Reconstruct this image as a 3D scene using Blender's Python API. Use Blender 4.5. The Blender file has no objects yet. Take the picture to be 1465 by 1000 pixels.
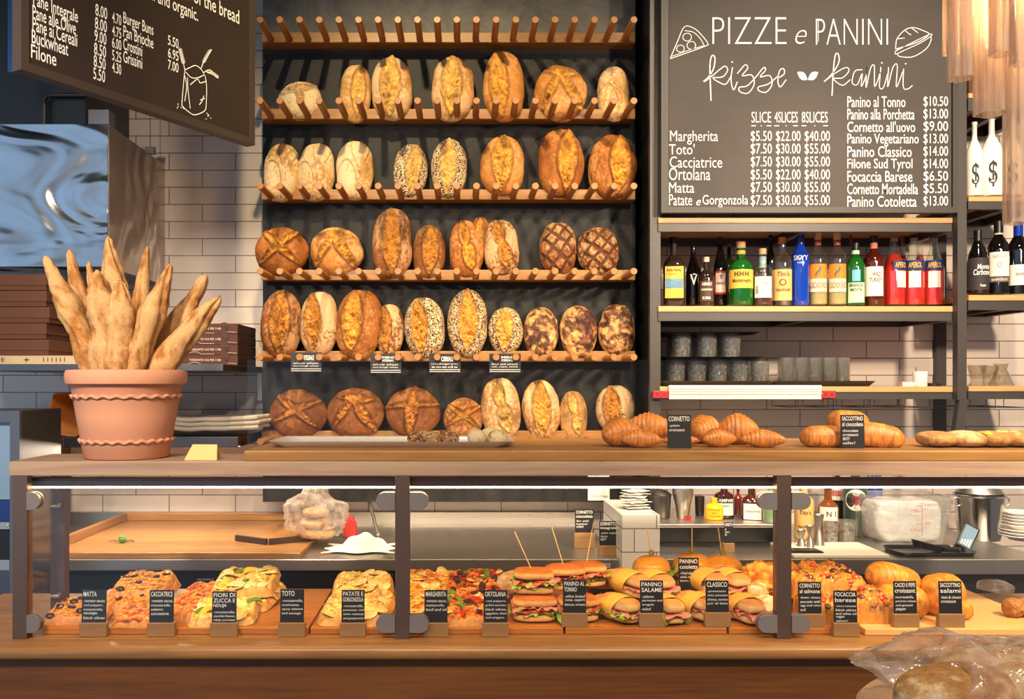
import bpy, bmesh, math, random
import numpy as np
from mathutils import Vector, Matrix, noise as mnoise

C = bpy.context.scene.collection
scene = bpy.context.scene
# ------------------------------------------------------------------ camera
FPX, CX, CY, CZ = 1250.0, 660.0, 545.0, 1.5
cam = bpy.data.cameras.new('camera')
cam.sensor_fit = 'HORIZONTAL'; cam.sensor_width = 36.0
cam.lens = 36.0 * FPX / 1465.0
cam.shift_x = (732.5 - CX) / 1465.0
cam.shift_y = (CY - 500.0) / 1465.0
cam.clip_start = 0.05
camo = bpy.data.objects.new('camera', cam); C.objects.link(camo)
camo.location = (0, 0, CZ); camo.rotation_euler = (math.pi / 2, 0, 0)
scene.camera = camo
vs = scene.view_settings
scene.display_settings.display_device = 'sRGB'
vs.view_transform = 'Standard'; vs.look = 'None'; vs.gamma = 1.0; vs.use_curve_mapping = False
vs.exposure = 0.0
# ------------------------------------------------------------------ world: dim shop interior with a shop window of daylight on the street side
w = bpy.data.worlds.new('world'); scene.world = w; w.use_nodes = True
nt = w.node_tree; nt.nodes.clear()
wo = nt.nodes.new('ShaderNodeOutputWorld'); wb = nt.nodes.new('ShaderNodeBackground')
tc = nt.nodes.new('ShaderNodeTexCoord')
dp = nt.nodes.new('ShaderNodeVectorMath'); dp.operation = 'DOT_PRODUCT'
dv = Vector((-0.75, -0.66, 0.12)).normalized(); dp.inputs[1].default_value = dv
rp = nt.nodes.new('ShaderNodeValToRGB')
rp.color_ramp.elements[0].position = 0.72; rp.color_ramp.elements[0].color = (0.29, 0.25, 0.23, 1)
rp.color_ramp.elements[1].position = 0.97; rp.color_ramp.elements[1].color = (0.8, 1.15, 1.6, 1)
nt.links.new(tc.outputs['Generated'], dp.inputs[0]); nt.links.new(dp.outputs['Value'], rp.inputs[0])
nt.links.new(rp.outputs[0], wb.inputs[0]); nt.links.new(wb.outputs[0], wo.inputs[0])
wb.inputs[1].default_value = 0.8

def spot(loc, tgt, power, col, angle=70, blend=0.4, size=0.025):
    l = bpy.data.lights.new('spotlight', 'SPOT'); l.energy = power; l.color = col
    l.spot_size = math.radians(angle); l.spot_blend = blend; l.shadow_soft_size = size
    o = bpy.data.objects.new('spotlight', l); C.objects.link(o); o.location = loc
    o.rotation_euler = (Vector(tgt) - Vector(loc)).to_track_quat('-Z', 'Y').to_euler()
    return o
WARM = (1.0, 0.785, 0.44); WARM2 = (1.0, 0.80, 0.58)
# ceiling track spots that throw the peg shadows down the bread wall
spot((-0.36, 1.80, 3.90), (-0.25, 3.65, 1.8), 185, WARM, 60, 0.7)
spot((-0.30, 1.75, 3.90), (0.25, 3.65, 1.8), 168, WARM, 60, 0.7)
# spots on the menu board and the bar shelves
spot((1.45, 1.60, 3.85), (1.40, 3.55, 1.6), 250, WARM2, 74, 0.7, 0.06)
# spots over the customers' side, on the counter front and the pastries
spot((1.1, -0.5, 3.5), (0.9, 2.4, 1.25), 270, WARM2, 62, 0.7, 0.08)
spot((-0.2, -0.6, 3.5), (-0.2, 2.3, 1.2), 210, WARM2, 62, 0.8, 0.08)
spot((-1.2, -0.3, 3.5), (-0.9, 2.4, 1.3), 220, WARM2, 56, 0.8, 0.08)
# unseen spots added to brighten the work counter behind
spot((-1.0, 2.75, 3.70), (-0.85, 3.40, 0.9), 260, WARM2, 46, 0.8, 0.05)
spot((0.15, 2.75, 3.70), (0.25, 3.30, 0.9), 170, WARM2, 44, 0.8, 0.05)
spot((1.30, 2.70, 3.70), (1.45, 3.28, 0.9), 240, WARM2, 50, 0.8, 0.05)
# low unseen fill spots added over the customers' side, at the right and the left
spot((2.0, 1.0, 2.65), (1.75, 3.85, 1.35), 380, WARM2, 96, 0.8, 0.08)
spot((-1.0, 0.7, 2.45), (-1.15, 3.85, 1.30), 140, (1.0, .86, .70), 70, 0.8, 0.08)
# unseen strip light added under the lower steel shelf to brighten the worktop
al = bpy.data.lights.new('worktop_fill', 'AREA'); al.shape = 'RECTANGLE'; al.size = .75; al.size_y = .03; al.energy = 7; al.color = (1.0, .82, .62)
ao = bpy.data.objects.new('worktop_fill', al); C.objects.link(ao); ao.location = (-1.20, 3.42, 1.238); ao.rotation_euler = (-.25, 0, 0)
# ------------------------------------------------------------------ helpers
PI = math.pi; TAU = 2 * math.pi
def P(px, py, Y):
    return Vector(((px - CX) / FPX * Y, Y, CZ + (CY - py) / FPX * Y))
def sx(n, Y): return n / FPX * Y          # n picture pixels as metres at depth Y
def lin(c):
    return tuple((x / 255 / 12.92) if x / 255 <= 0.04045 else ((x / 255 + 0.055) / 1.055) ** 2.4 for x in c)
def L4(c): return (*lin(c), 1.0)
RNG = np.random.RandomState(7)
_perm = np.concatenate([RNG.permutation(256)] * 2); _val = RNG.rand(256)
def vnoise(p):
    p = np.asarray(p, float); i = np.floor(p).astype(int); f = p - i; f = f * f * (3 - 2 * f); i &= 255
    def h(dx, dy, dz):
        return _val[_perm[(_perm[(_perm[(i[..., 0] + dx) & 255] + i[..., 1] + dy) & 255] + i[..., 2] + dz) & 255]]
    x, y, z = f[..., 0], f[..., 1], f[..., 2]
    l = lambda a, b, t: a + (b - a) * t
    return l(l(l(h(0,0,0), h(1,0,0), x), l(h(0,1,0), h(1,1,0), x), y), l(l(h(0,0,1), h(1,0,1), x), l(h(0,1,1), h(1,1,1), x), y), z) * 2 - 1
def fbm(p, o=3):
    p = np.asarray(p, float); a, s, t = 1.0, 0, 0
    for k in range(o):
        s = s + a * vnoise(p * (2 ** k) + 17.3 * k); t += a; a *= 0.5
    return s / t
def sst(a, b, x):
    t = np.clip((x - a) / (b - a), 0, 1); return t * t * (3 - 2 * t)

class B:
    """collects shapes, becomes one mesh"""
    def __init__(s): s.v = []; s.f = []; s.n = 0; s.c = []; s.s = []
    def add(s, v, f, col=None, seed=None):
        v = np.asarray(v, float).reshape(-1, 3); s.v.append(v)
        k = s.n; s.f += [tuple(i + k for i in q) for q in f]; s.n += len(v)
        s.c.append(np.ones((len(v), 3)) * (col if col is not None else (1, 1, 1)))
        s.s.append(np.ones(len(v)) * (seed if seed is not None else 0.0))
        return s
    def box(s, x0, x1, y0, y1, z0, z1, r=0, seg=2, col=None, M=None):
        if r <= 0:
            v = [(x, y, z) for x in (x0, x1) for y in (y0, y1) for z in (z0, z1)]
            f = [(0,1,3,2), (4,6,7,5), (0,4,5,1), (2,3,7,6), (0,2,6,4), (1,5,7,3)]
        else:
            bm = bmesh.new(); bmesh.ops.create_cube(bm, size=1)
            for q in bm.verts: q.co = Vector(((x0+x1)/2 + q.co.x*(x1-x0), (y0+y1)/2 + q.co.y*(y1-y0), (z0+z1)/2 + q.co.z*(z1-z0)))
            bmesh.ops.bevel(bm, geom=list(bm.edges), offset=r, segments=seg, affect='EDGES', profile=0.5)
            bm.verts.index_update(); v = [tuple(q.co) for q in bm.verts]; f = [tuple(q.index for q in g.verts) for g in bm.faces]; bm.free()
        if M is not None: v = [tuple(M @ Vector(q)) for q in v]
        return s.add(v, f, col)
    def tube(s, pts, rad, seg=12, cap=True, col=None, squash=None):
        pts = [Vector(p) for p in pts]; n = len(pts)
        if not hasattr(rad, '__len__'): rad = [rad] * n
        v = []; ref = None
        for i, p in enumerate(pts):
            t = (pts[min(i+1, n-1)] - pts[max(i-1, 0)]).normalized()
            if ref is None:
                ref = Vector((0, 0, 1)) if abs(t.z) < 0.9 else Vector((1, 0, 0))
            a = (ref - t * ref.dot(t)).normalized(); b = t.cross(a); ref = a
            for k in range(seg):
                g = TAU * k / seg; v.append(p + (a * math.cos(g) + b * math.sin(g)) * rad[i])
        f = [(i*seg+k, i*seg+(k+1)%seg, (i+1)*seg+(k+1)%seg, (i+1)*seg+k) for i in range(n-1) for k in range(seg)]
        if cap: f += [tuple(range(seg))[::-1], tuple((n-1)*seg+k for k in range(seg))]
        return s.add([tuple(q) for q in v], f, col)
    def lathe(s, prof, seg=32, c=(0, 0, 0), cap=True, col=None, fn=None):
        v = []
        for (r, z) in prof:
            for k in range(seg):
                g = TAU * k / seg; rr = r * (fn(g, z) if fn else 1)
                v.append((c[0] + rr*math.cos(g), c[1] + rr*math.sin(g), c[2] + z))
        n = len(prof)
        f = [(i*seg+k, i*seg+(k+1)%seg, (i+1)*seg+(k+1)%seg, (i+1)*seg+k) for i in range(n-1) for k in range(seg)]
        if cap: f += [tuple(range(seg))[::-1], tuple((n-1)*seg+k for k in range(seg))]
        return s.add(v, f, col)
    def prism(s, poly, y0, y1, col=None):          # polygon in x,z extruded along y
        n = len(poly); v = [(x, y0, z) for x, z in poly] + [(x, y1, z) for x, z in poly]
        f = [tuple(range(n))[::-1] if _area(poly) < 0 else tuple(range(n))]
        f += [tuple(n + k for k in (range(n) if _area(poly) < 0 else reversed(range(n))))]
        f += [(k, n+k, n+(k+1)%n, (k+1)%n) if _area(poly) > 0 else (k, (k+1)%n, n+(k+1)%n, n+k) for k in range(n)]
        return s.add(v, f, col)
    def grid(s, X, col=None, seed=None, wrap=False):
        """X: (n,m,3) points"""
        n, m = X.shape[:2]; mm = m if wrap else m - 1
        i = np.arange(n-1)[:, None]; k = np.arange(mm)[None]; k2 = (k+1) % m
        q = np.stack([i*m+k, i*m+k2, (i+1)*m+k2, (i+1)*m+k], -1).reshape(-1, 4)
        v = X.reshape(-1, 3); s.v.append(v); s.f += [tuple(r) for r in (q + s.n).tolist()]; s.n += len(v)
        s.c.append(np.ones((len(v), 3)) if col is None else (np.asarray(col).reshape(-1, 3) if np.asarray(col).ndim > 1 else np.ones((len(v), 3)) * col))
        s.s.append(np.zeros(len(v)) if seed is None else np.asarray(seed).reshape(-1))
        return s
    def ribbon(s, pts, wd, y=0.0, smooth=True, taper=0.5):
        p = np.array(pts, float)
        if smooth and len(p) > 2:
            q = np.vstack([2*p[0]-p[1], p, 2*p[-1]-p[-2]]); o = []
            for i in range(1, len(q)-2):
                for t in np.linspace(0, 1, 7)[:-1]:
                    o.append(0.5*((2*q[i]) + (-q[i-1]+q[i+1])*t + (2*q[i-1]-5*q[i]+4*q[i+1]-q[i+2])*t*t + (-q[i-1]+3*q[i]-3*q[i+1]+q[i+2])*t**3))
            o.append(p[-1]); p = np.array(o)
        d = np.gradient(p, axis=0); d /= (np.linalg.norm(d, axis=1)[:, None] + 1e-9)
        nrm = np.stack([-d[:, 1], d[:, 0]], 1) * wd / 2
        a, b = p + nrm, p - nrm; n = len(p)
        v = [(x, y, z) for x, z in a] + [(x, y, z) for x, z in b]
        return s.add(v, [(i, n+i, n+i+1, i+1) for i in range(n-1)])
    def mesh(s, name, smooth=False, ang=40, merge=False):
        me = bpy.data.meshes.new(name); V = np.vstack(s.v) if s.v else np.zeros((0, 3))
        me.from_pydata(V.tolist(), [], s.f)
        if merge:
            bm = bmesh.new(); bm.from_mesh(me); bmesh.ops.remove_doubles(bm, verts=bm.verts, dist=1e-6)
            bmesh.ops.recalc_face_normals(bm, faces=bm.faces); bm.to_mesh(me); bm.free()
        else:
            a = me.attributes.new('col', 'FLOAT_COLOR', 'POINT')
            c4 = np.ones((len(V), 4)); c4[:, :3] = np.vstack(s.c); a.data.foreach_set('color', c4.ravel())
            t = me.attributes.new('seeds', 'FLOAT', 'POINT'); t.data.foreach_set('value', np.concatenate(s.s))
        me.validate()
        if smooth:
            me.polygons.foreach_set('use_smooth', [True] * len(me.polygons))
            if ang: me.set_sharp_from_angle(angle=math.radians(ang))
        me.update(); return me
def _area(p):
    return sum(p[i][0]*p[(i+1)%len(p)][1] - p[(i+1)%len(p)][0]*p[i][1] for i in range(len(p)))

def obj(name, b, mat, parent=None, smooth=False, ang=40, loc=None, merge=False):
    me = b.mesh(name, smooth, ang, merge) if isinstance(b, B) else b
    if mat is not None: me.materials.clear(); me.materials.append(mat)
    o = bpy.data.objects.new(name, me); C.objects.link(o)
    if parent is not None: o.parent = parent
    if loc is not None: o.location = loc
    return o
def tag(o, label, cat, group=None):
    o['label'] = label; o['category'] = cat; o['kind'] = 'thing'
    if group: o['group'] = group
    return o
def thing(name, label, cat, loc=(0, 0, 0), rotz=0, group=None, rot=None):
    o = bpy.data.objects.new(name, None); C.objects.link(o); o.empty_display_size = 0.05
    o.location = loc; o.rotation_euler = rot if rot else (0, 0, rotz)
    return tag(o, label, cat, group)
def struct(name, b, mat, parent=None, smooth=False):
    o = obj(name, b, mat, parent, smooth); o['kind'] = 'structure'; return o
def dup(root, loc, rotz=None, label=None, group=None, rot=None, scale=None):
    r = root.copy(); C.objects.link(r); r.location = loc
    if rotz is not None: r.rotation_euler = (0, 0, rotz)
    if rot is not None: r.rotation_euler = rot
    if scale is not None: r.scale = scale
    if label: r['label'] = label
    if group: r['group'] = group
    for ch in list(root.children):
        c = ch.copy(); C.objects.link(c); c.parent = r
        for g in list(ch.children):
            d = g.copy(); C.objects.link(d); d.parent = c
    return r

# ---- lettering
_txt = {}
def glyphs(body, bold=0.0, space=1.0):
    k = (body, bold, space)
    if k not in _txt:
        cu = bpy.data.curves.new('lettering', 'FONT'); cu.body = body; cu.offset = bold; cu.space_line = space; cu.resolution_u = 3
        o = bpy.data.objects.new('lettering', cu); C.objects.link(o)
        dg = bpy.context.evaluated_depsgraph_get(); me = bpy.data.meshes.new_from_object(o.evaluated_get(dg))
        v = np.array([q.co[:2] for q in me.vertices]); f = [tuple(p.vertices) for p in me.polygons]
        bpy.data.objects.remove(o); bpy.data.curves.remove(cu); bpy.data.meshes.remove(me)
        _txt[k] = (v, f)
    return _txt[k]
def write(b, body, x0, z0, x1, z1, y=0.0, bold=0.0, slant=0.0, M=None, space=1.0):
    """fit the lettering to the rectangle (x0,z0)-(x1,z1) in the local XZ plane"""
    v, f = glyphs(body, bold, space); lo, hi = v.min(0), v.max(0); s = (v - lo) / np.maximum(hi - lo, 1e-6)
    X = x0 + s[:, 0] * (x1 - x0) + slant * (s[:, 1]) * (z1 - z0); Z = z0 + s[:, 1] * (z1 - z0)
    q = np.stack([X, np.full(len(X), y), Z], 1)
    if M is not None: q = np.array([tuple(M @ Vector(p)) for p in q])
    b.add(q, f)

# ------------------------------------------------------------------ materials
_m = {}
def mat_base(name):
    m = bpy.data.materials.new(name); m.use_nodes = True; n = m.node_tree; n.nodes.clear()
    o = n.nodes.new('ShaderNodeOutputMaterial'); p = n.nodes.new('ShaderNodeBsdfPrincipled')
    n.links.new(p.outputs[0], o.inputs[0]); return m, n, p, o
def N(n, t, **kw):
    q = n.nodes.new('ShaderNode' + t)
    for k, v in kw.items():
        if k.startswith('i_'):
            key = k[2:]; key = int(key) if key.isdigit() else key.replace('_', ' ')
            q.inputs[key].default_value = v
        else: setattr(q, k, v)
    return q
def plain(name, rgb, rough=0.5, metal=0.0, var=0.08, scale=30, bump=0.0, spec=0.5, stretch=(1, 1, 1), coat=0.0, trans=0.0):
    """a base colour broken up by procedural noise"""
    m, n, p, o = mat_base(name)
    t = N(n, 'TexCoord'); mp = N(n, 'Mapping'); mp.inputs['Scale'].default_value = stretch
    ns = N(n, 'TexNoise', i_Scale=scale, i_Detail=4.0)
    mx = N(n, 'MixRGB', blend_type='MULTIPLY', i_Fac=1.0); rm = N(n, 'MapRange', i_3=1 - var, i_4=1 + var)
    mx.inputs[1].default_value = L4(rgb)
    n.links.new(t.outputs['Object'], mp.inputs[0]); n.links.new(mp.outputs[0], ns.inputs['Vector'])
    n.links.new(ns.outputs['Fac'], rm.inputs[0]); n.links.new(rm.outputs[0], mx.inputs[2]); n.links.new(mx.outputs[0], p.inputs['Base Color'])
    p.inputs['Roughness'].default_value = rough; p.inputs['Metallic'].default_value = metal
    p.inputs['Specular IOR Level'].default_value = spec; p.inputs['Coat Weight'].default_value = coat
    if trans: p.inputs['Transmission Weight'].default_value = trans
    if bump:
        bp = N(n, 'Bump', i_Strength=bump, i_Distance=0.004); n.links.new(ns.outputs['Fac'], bp.inputs['Height']); n.links.new(bp.outputs[0], p.inputs['Normal'])
    _m[name] = m; return m
def wood(name, rgb1, rgb2, axis=0, rough=0.45, scale=1.0, coat=0.0):
    m, n, p, o = mat_base(name)
    t = N(n, 'TexCoord'); mp = N(n, 'Mapping'); s = [38 * scale] * 3; s[axis] = 2.2 * scale; mp.inputs['Scale'].default_value = s
    ns = N(n, 'TexNoise', i_Scale=1.0, i_Detail=6.0, i_Roughness=0.65); ns.inputs['Distortion'].default_value = 0.6
    mp2 = N(n, 'Mapping'); s2 = [160 * scale] * 3; s2[axis] = 7 * scale; mp2.inputs['Scale'].default_value = s2
    n2 = N(n, 'TexNoise', i_Scale=1.0, i_Detail=3.0)
    r = N(n, 'ValToRGB'); r.color_ramp.elements[0].position = 0.33; r.color_ramp.elements[0].color = L4(rgb2)
    r.color_ramp.elements[1].position = 0.66; r.color_ramp.elements[1].color = L4(rgb1)
    mx = N(n, 'MixRGB', blend_type='MULTIPLY', i_Fac=0.35)
    for a, b in ((mp, ns), (mp2, n2)): n.links.new(t.outputs['Object'], a.inputs[0]); n.links.new(a.outputs[0], b.inputs['Vector'])
    n.links.new(ns.outputs['Fac'], r.inputs[0]); n.links.new(r.outputs[0], mx.inputs[1]); n.links.new(n2.outputs['Color'], mx.inputs[2])
    n.links.new(mx.outputs[0], p.inputs['Base Color']); p.inputs['Roughness'].default_value = rough; p.inputs['Coat Weight'].default_value = coat
    bp = N(n, 'Bump', i_Strength=0.12, i_Distance=0.002); n.links.new(n2.outputs['Fac'], bp.inputs['Height']); n.links.new(bp.outputs[0], p.inputs['Normal'])
    _m[name] = m; return m
def food(name, rough=0.6, nscale=220, bump=0.35, spec=0.3, sss=0.0):
    """crust: colour from the mesh attribute 'col', seeds where attribute 'seeds' > 0"""
    m, n, p, o = mat_base(name)
    a = N(n, 'Attribute', attribute_name='col'); t = N(n, 'TexCoord')
    ns = N(n, 'TexNoise', i_Scale=nscale, i_Detail=5.0, i_Roughness=0.7); n.links.new(t.outputs['Object'], ns.inputs['Vector'])
    rm = N(n, 'MapRange', i_1=0.25, i_2=0.75, i_3=0.62, i_4=1.26); n.links.new(ns.outputs['Fac'], rm.inputs[0])
    mx = N(n, 'MixRGB', blend_type='MULTIPLY', i_Fac=1.0); n.links.new(a.outputs['Color'], mx.inputs[1]); n.links.new(rm.outputs[0], mx.inputs[2])
    vo = N(n, 'TexVoronoi', i_Scale=270.0); n.links.new(t.outputs['Object'], vo.inputs['Vector'])
    sp = N(n, 'SeparateColor'); n.links.new(vo.outputs['Color'], sp.inputs[0])
    cr = N(n, 'ValToRGB'); cr.color_ramp.interpolation = 'CONSTANT'
    e = cr.color_ramp.elements; e[0].position = 0; e[0].color = L4((214, 190, 148)); e[1].position = 0.36; e[1].color = L4((52, 40, 32))
    q = e.new(0.68); q.color = L4((200, 164, 112)); q = e.new(0.88); q.color = L4((96, 66, 40))
    n.links.new(sp.outputs[0], cr.inputs[0])
    sa = N(n, 'Attribute', attribute_name='seeds'); ad = N(n, 'Math', operation='ADD'); n.links.new(sa.outputs['Fac'], ad.inputs[0]); n.links.new(sp.outputs[1], ad.inputs[1])
    gt = N(n, 'Math', operation='GREATER_THAN'); gt.inputs[1].default_value = 1.0; n.links.new(ad.outputs[0], gt.inputs[0])
    m2 = N(n, 'MixRGB'); n.links.new(gt.outputs[0], m2.inputs[0]); n.links.new(mx.outputs[0], m2.inputs[1]); n.links.new(cr.outputs[0], m2.inputs[2])
    n.links.new(m2.outputs[0], p.inputs['Base Color']); p.inputs['Roughness'].default_value = rough; p.inputs['Specular IOR Level'].default_value = spec
    bp = N(n, 'Bump', i_Strength=bump, i_Distance=0.003); n.links.new(ns.outputs['Fac'], bp.inputs['Height']); n.links.new(bp.outputs[0], p.inputs['Normal'])
    if sss: p.inputs['Subsurface Weight'].default_value = sss; p.inputs['Subsurface Radius'].default_value = (0.02, 0.01, 0.005)
    _m[name] = m; return m
def glass(name, tint=(255, 255, 255), refl=1.0, haze=0.0, rough=0.0, wave=0.0, wscale=8, wstretch=(1, 1, 1), hazecol=(255, 245, 230)):
    """thin pane: see-through, mirror-like at its Fresnel rate, with a little haze where the glass is ribbed or dusty"""
    m, n, p, o = mat_base(name); n.nodes.remove(p)
    tr = N(n, 'BsdfTransparent'); tr.inputs[0].default_value = L4(tint)
    gl = N(n, 'BsdfGlossy'); gl.inputs['Roughness'].default_value = rough
    fr = N(n, 'LayerWeight', i_Blend=0.5); pw = N(n, 'Math', operation='POWER'); pw.inputs[1].default_value = 4.0; n.links.new(fr.outputs['Facing'], pw.inputs[0])
    mu = N(n, 'Math', operation='MULTIPLY_ADD'); mu.inputs[1].default_value = .8 * refl; mu.inputs[2].default_value = .045 * refl; mu.use_clamp = True
    n.links.new(pw.outputs[0], mu.inputs[0]); mx = N(n, 'MixShader'); n.links.new(mu.outputs[0], mx.inputs[0])
    n.links.new(tr.outputs[0], mx.inputs[1]); n.links.new(gl.outputs[0], mx.inputs[2]); last = mx
    if wave:
        t = N(n, 'TexCoord'); mp = N(n, 'Mapping'); mp.inputs['Scale'].default_value = wstretch; ns = N(n, 'TexNoise', i_Scale=wscale, i_Detail=3.0)
        n.links.new(t.outputs['Object'], mp.inputs[0]); n.links.new(mp.outputs[0], ns.inputs['Vector'])
        bp = N(n, 'Bump', i_Strength=wave, i_Distance=0.01); n.links.new(ns.outputs['Fac'], bp.inputs['Height'])
        n.links.new(bp.outputs[0], gl.inputs['Normal']); n.links.new(bp.outputs[0], fr.inputs['Normal'])
    if haze:
        df = N(n, 'BsdfDiffuse'); df.inputs[0].default_value = L4(hazecol); tl = N(n, 'BsdfTranslucent'); tl.inputs[0].default_value = L4(hazecol)
        m3 = N(n, 'MixShader'); m3.inputs[0].default_value = 0.5; n.links.new(df.outputs[0], m3.inputs[1]); n.links.new(tl.outputs[0], m3.inputs[2])
        m4 = N(n, 'MixShader'); m4.inputs[0].default_value = haze; n.links.new(mx.outputs[0], m4.inputs[1]); n.links.new(m3.outputs[0], m4.inputs[2]); last = m4
        if wave:
            rm = N(n, 'MapRange', i_1=0.35, i_2=0.7, i_3=haze * 0.3, i_4=min(1, haze * 1.7)); n.links.new(ns.outputs['Fac'], rm.inputs[0]); n.links.new(rm.outputs[0], m4.inputs[0])
    n.links.new(last.outputs[0], o.inputs[0]); _m[name] = m; return m
def emit(name, rgb, strength):
    m, n, p, o = mat_base(name); n.nodes.remove(p); e = N(n, 'Emission'); e.inputs[0].default_value = (*rgb, 1); e.inputs[1].default_value = strength
    n.links.new(e.outputs[0], o.inputs[0]); _m[name] = m; return m
def tile_mat(name, c1, c2, grout, bw=0.2945, rh=0.0758, ox=0.0, oz=0.0, mort=0.0022):
    m, n, p, o = mat_base(name)
    t = N(n, 'TexCoord'); s = N(n, 'SeparateXYZ'); c = N(n, 'CombineXYZ'); a1 = N(n, 'Math', operation='ADD'); a2 = N(n, 'Math', operation='ADD')
    a1.inputs[1].default_value = ox; a2.inputs[1].default_value = oz
    n.links.new(t.outputs['Object'], s.inputs[0]); n.links.new(s.outputs['X'], a1.inputs[0]); n.links.new(s.outputs['Z'], a2.inputs[0])
    n.links.new(a1.outputs[0], c.inputs['X']); n.links.new(a2.outputs[0], c.inputs['Y'])
    b = N(n, 'TexBrick', offset=0.5, offset_frequency=2, i_Scale=1.0); b.inputs['Mortar Size'].default_value = mort; b.inputs['Mortar Smooth'].default_value = 0.15
    b.inputs['Brick Width'].default_value = bw; b.inputs['Row Height'].default_value = rh; b.inputs['Bias'].default_value = 0.0
    b.inputs['Color1'].default_value = L4(c1); b.inputs['Color2'].default_value = L4(c2); b.inputs['Mortar'].default_value = L4(grout)
    n.links.new(c.outputs[0], b.inputs['Vector']); n.links.new(b.outputs['Color'], p.inputs['Base Color'])
    iv = N(n, 'Math', operation='SUBTRACT'); iv.inputs[0].default_value = 1.0; n.links.new(b.outputs['Fac'], iv.inputs[1])
    ns = N(n, 'TexNoise', i_Scale=14.0, i_Detail=1.0); n.links.new(t.outputs['Object'], ns.inputs['Vector'])
    ad = N(n, 'Math', operation='MULTIPLY_ADD'); ad.inputs[1].default_value = 0.10; n.links.new(ns.outputs['Fac'], ad.inputs[0]); n.links.new(iv.outputs[0], ad.inputs[2])
    bp = N(n, 'Bump', i_Strength=0.4, i_Distance=0.003); n.links.new(ad.outputs[0], bp.inputs['Height']); n.links.new(bp.outputs[0], p.inputs['Normal'])
    p.inputs['Roughness'].default_value = 0.22; _m[name] = m; return m
def steel(name, rgb, rough=0.25, wave=0.0, wscale=(2, 2, 2), brush=(0.5, 60, 60), bstr=0.05):
    m, n, p, o = mat_base(name); t = N(n, 'TexCoord')
    mp = N(n, 'Mapping'); mp.inputs['Scale'].default_value = brush; ns = N(n, 'TexNoise', i_Scale=6.0, i_Detail=3.0)
    n.links.new(t.outputs['Object'], mp.inputs[0]); n.links.new(mp.outputs[0], ns.inputs['Vector'])
    p.inputs['Base Color'].default_value = L4(rgb); p.inputs['Metallic'].default_value = 1.0
    rm = N(n, 'MapRange', i_3=rough * 0.8, i_4=rough * 1.25); n.links.new(ns.outputs['Fac'], rm.inputs[0]); n.links.new(rm.outputs[0], p.inputs['Roughness'])
    b1 = N(n, 'Bump', i_Strength=bstr, i_Distance=0.002); n.links.new(ns.outputs['Fac'], b1.inputs['Height']); last = b1
    if wave:
        m2 = N(n, 'Mapping'); m2.inputs['Scale'].default_value = wscale; n2 = N(n, 'TexNoise', i_Scale=1.0, i_Detail=1.5); n2.inputs['Distortion'].default_value = 1.2
        n.links.new(t.outputs['Object'], m2.inputs[0]); n.links.new(m2.outputs[0], n2.inputs['Vector'])
        b2 = N(n, 'Bump', i_Strength=wave, i_Distance=0.1); n.links.new(n2.outputs['Fac'], b2.inputs['Height']); n.links.new(b2.outputs[0], b1.inputs['Normal'])
    n.links.new(last.outputs[0], p.inputs['Normal']); _m[name] = m; return m

OAK = wood('oak', (174, 124, 62), (146, 98, 44))
PALEOAK = wood('pale_oak', (184, 152, 126), (156, 124, 100)); COUNTER = wood('counter_oak', (176, 126, 72), (140, 94, 48), rough=0.35)
PANELW = wood('panel_wood', (128, 78, 38), (100, 58, 26), rough=0.4); BOARDW = wood('board_wood', (208, 134, 60), (180, 104, 40))
BLOCKW = wood('block_wood', (176, 134, 88), (142, 102, 62)); PEGW = wood('peg_wood', (178, 122, 64), (152, 98, 46), axis=1, scale=1.4)
WORKW = wood('worktop_wood', (200, 146, 82), (168, 114, 58), rough=0.3)
CHALK = plain('chalk', (236, 232, 224), 0.9, var=0.12, scale=160); CHALKDIM = plain('faint_chalk', (150, 146, 140), 0.9, var=0.3, scale=90)
BLACKBOARD = plain('blackboard', (58, 52, 48), 0.7, var=0.16, scale=9, stretch=(1, 1, 2.5)); BROWNBOARD = plain('brown_board', (46, 34, 26), 0.55, var=0.2, scale=7)
FRAMEB = plain('frame_black', (48, 43, 40), 0.5, var=0.12); IRON = plain('iron', (66, 62, 60), 0.45, 0.3, var=0.1, scale=20); BLACK = plain('black', (18, 17, 17), 0.4, var=0.1)
BRONZE = plain('bronze', (104, 84, 76), 0.4, 0.6, var=0.08); GREYPL = plain('grey_plastic', (112, 104, 104), 0.35, var=0.05)
SIGNB = plain('sign_black', (22, 21, 23), 0.45, var=0.15, scale=60)
PANE = glass('pane', (253, 253, 252), 0.6); STEEL = steel('steel', (192, 186, 178), 0.38); STEELD = steel('steel_dark', (110, 108, 108), 0.35)
WHITEC = plain('white_ceramic', (238, 234, 226), 0.2, var=0.03); CRUST = food('crust', .62, 240, .85)
# ------------------------------------------------------------------ setting
TILE = tile_mat('wall_tile', (214, 200, 188), (206, 192, 182), (112, 98, 88), ox=1.2958 + 0.2945 * 10, oz=-2.5106 + 0.0758 * 40)
struct('wall_back', B().box(-3.2, 3.4, 3.875, 4.0, 0, 3.95), TILE)
FLOORM = plain('floor_concrete', (92, 84, 78), 0.6, var=0.15, scale=4)
struct('floor', B().box(-3.2, 3.4, -1.0, 4.0, -0.1, 0), FLOORM)
struct('ceiling', B().box(-3.2, 3.4, -1.0, 4.0, 3.95, 4.05), plain('ceiling_dark', (40, 38, 38), 0.9))
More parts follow.
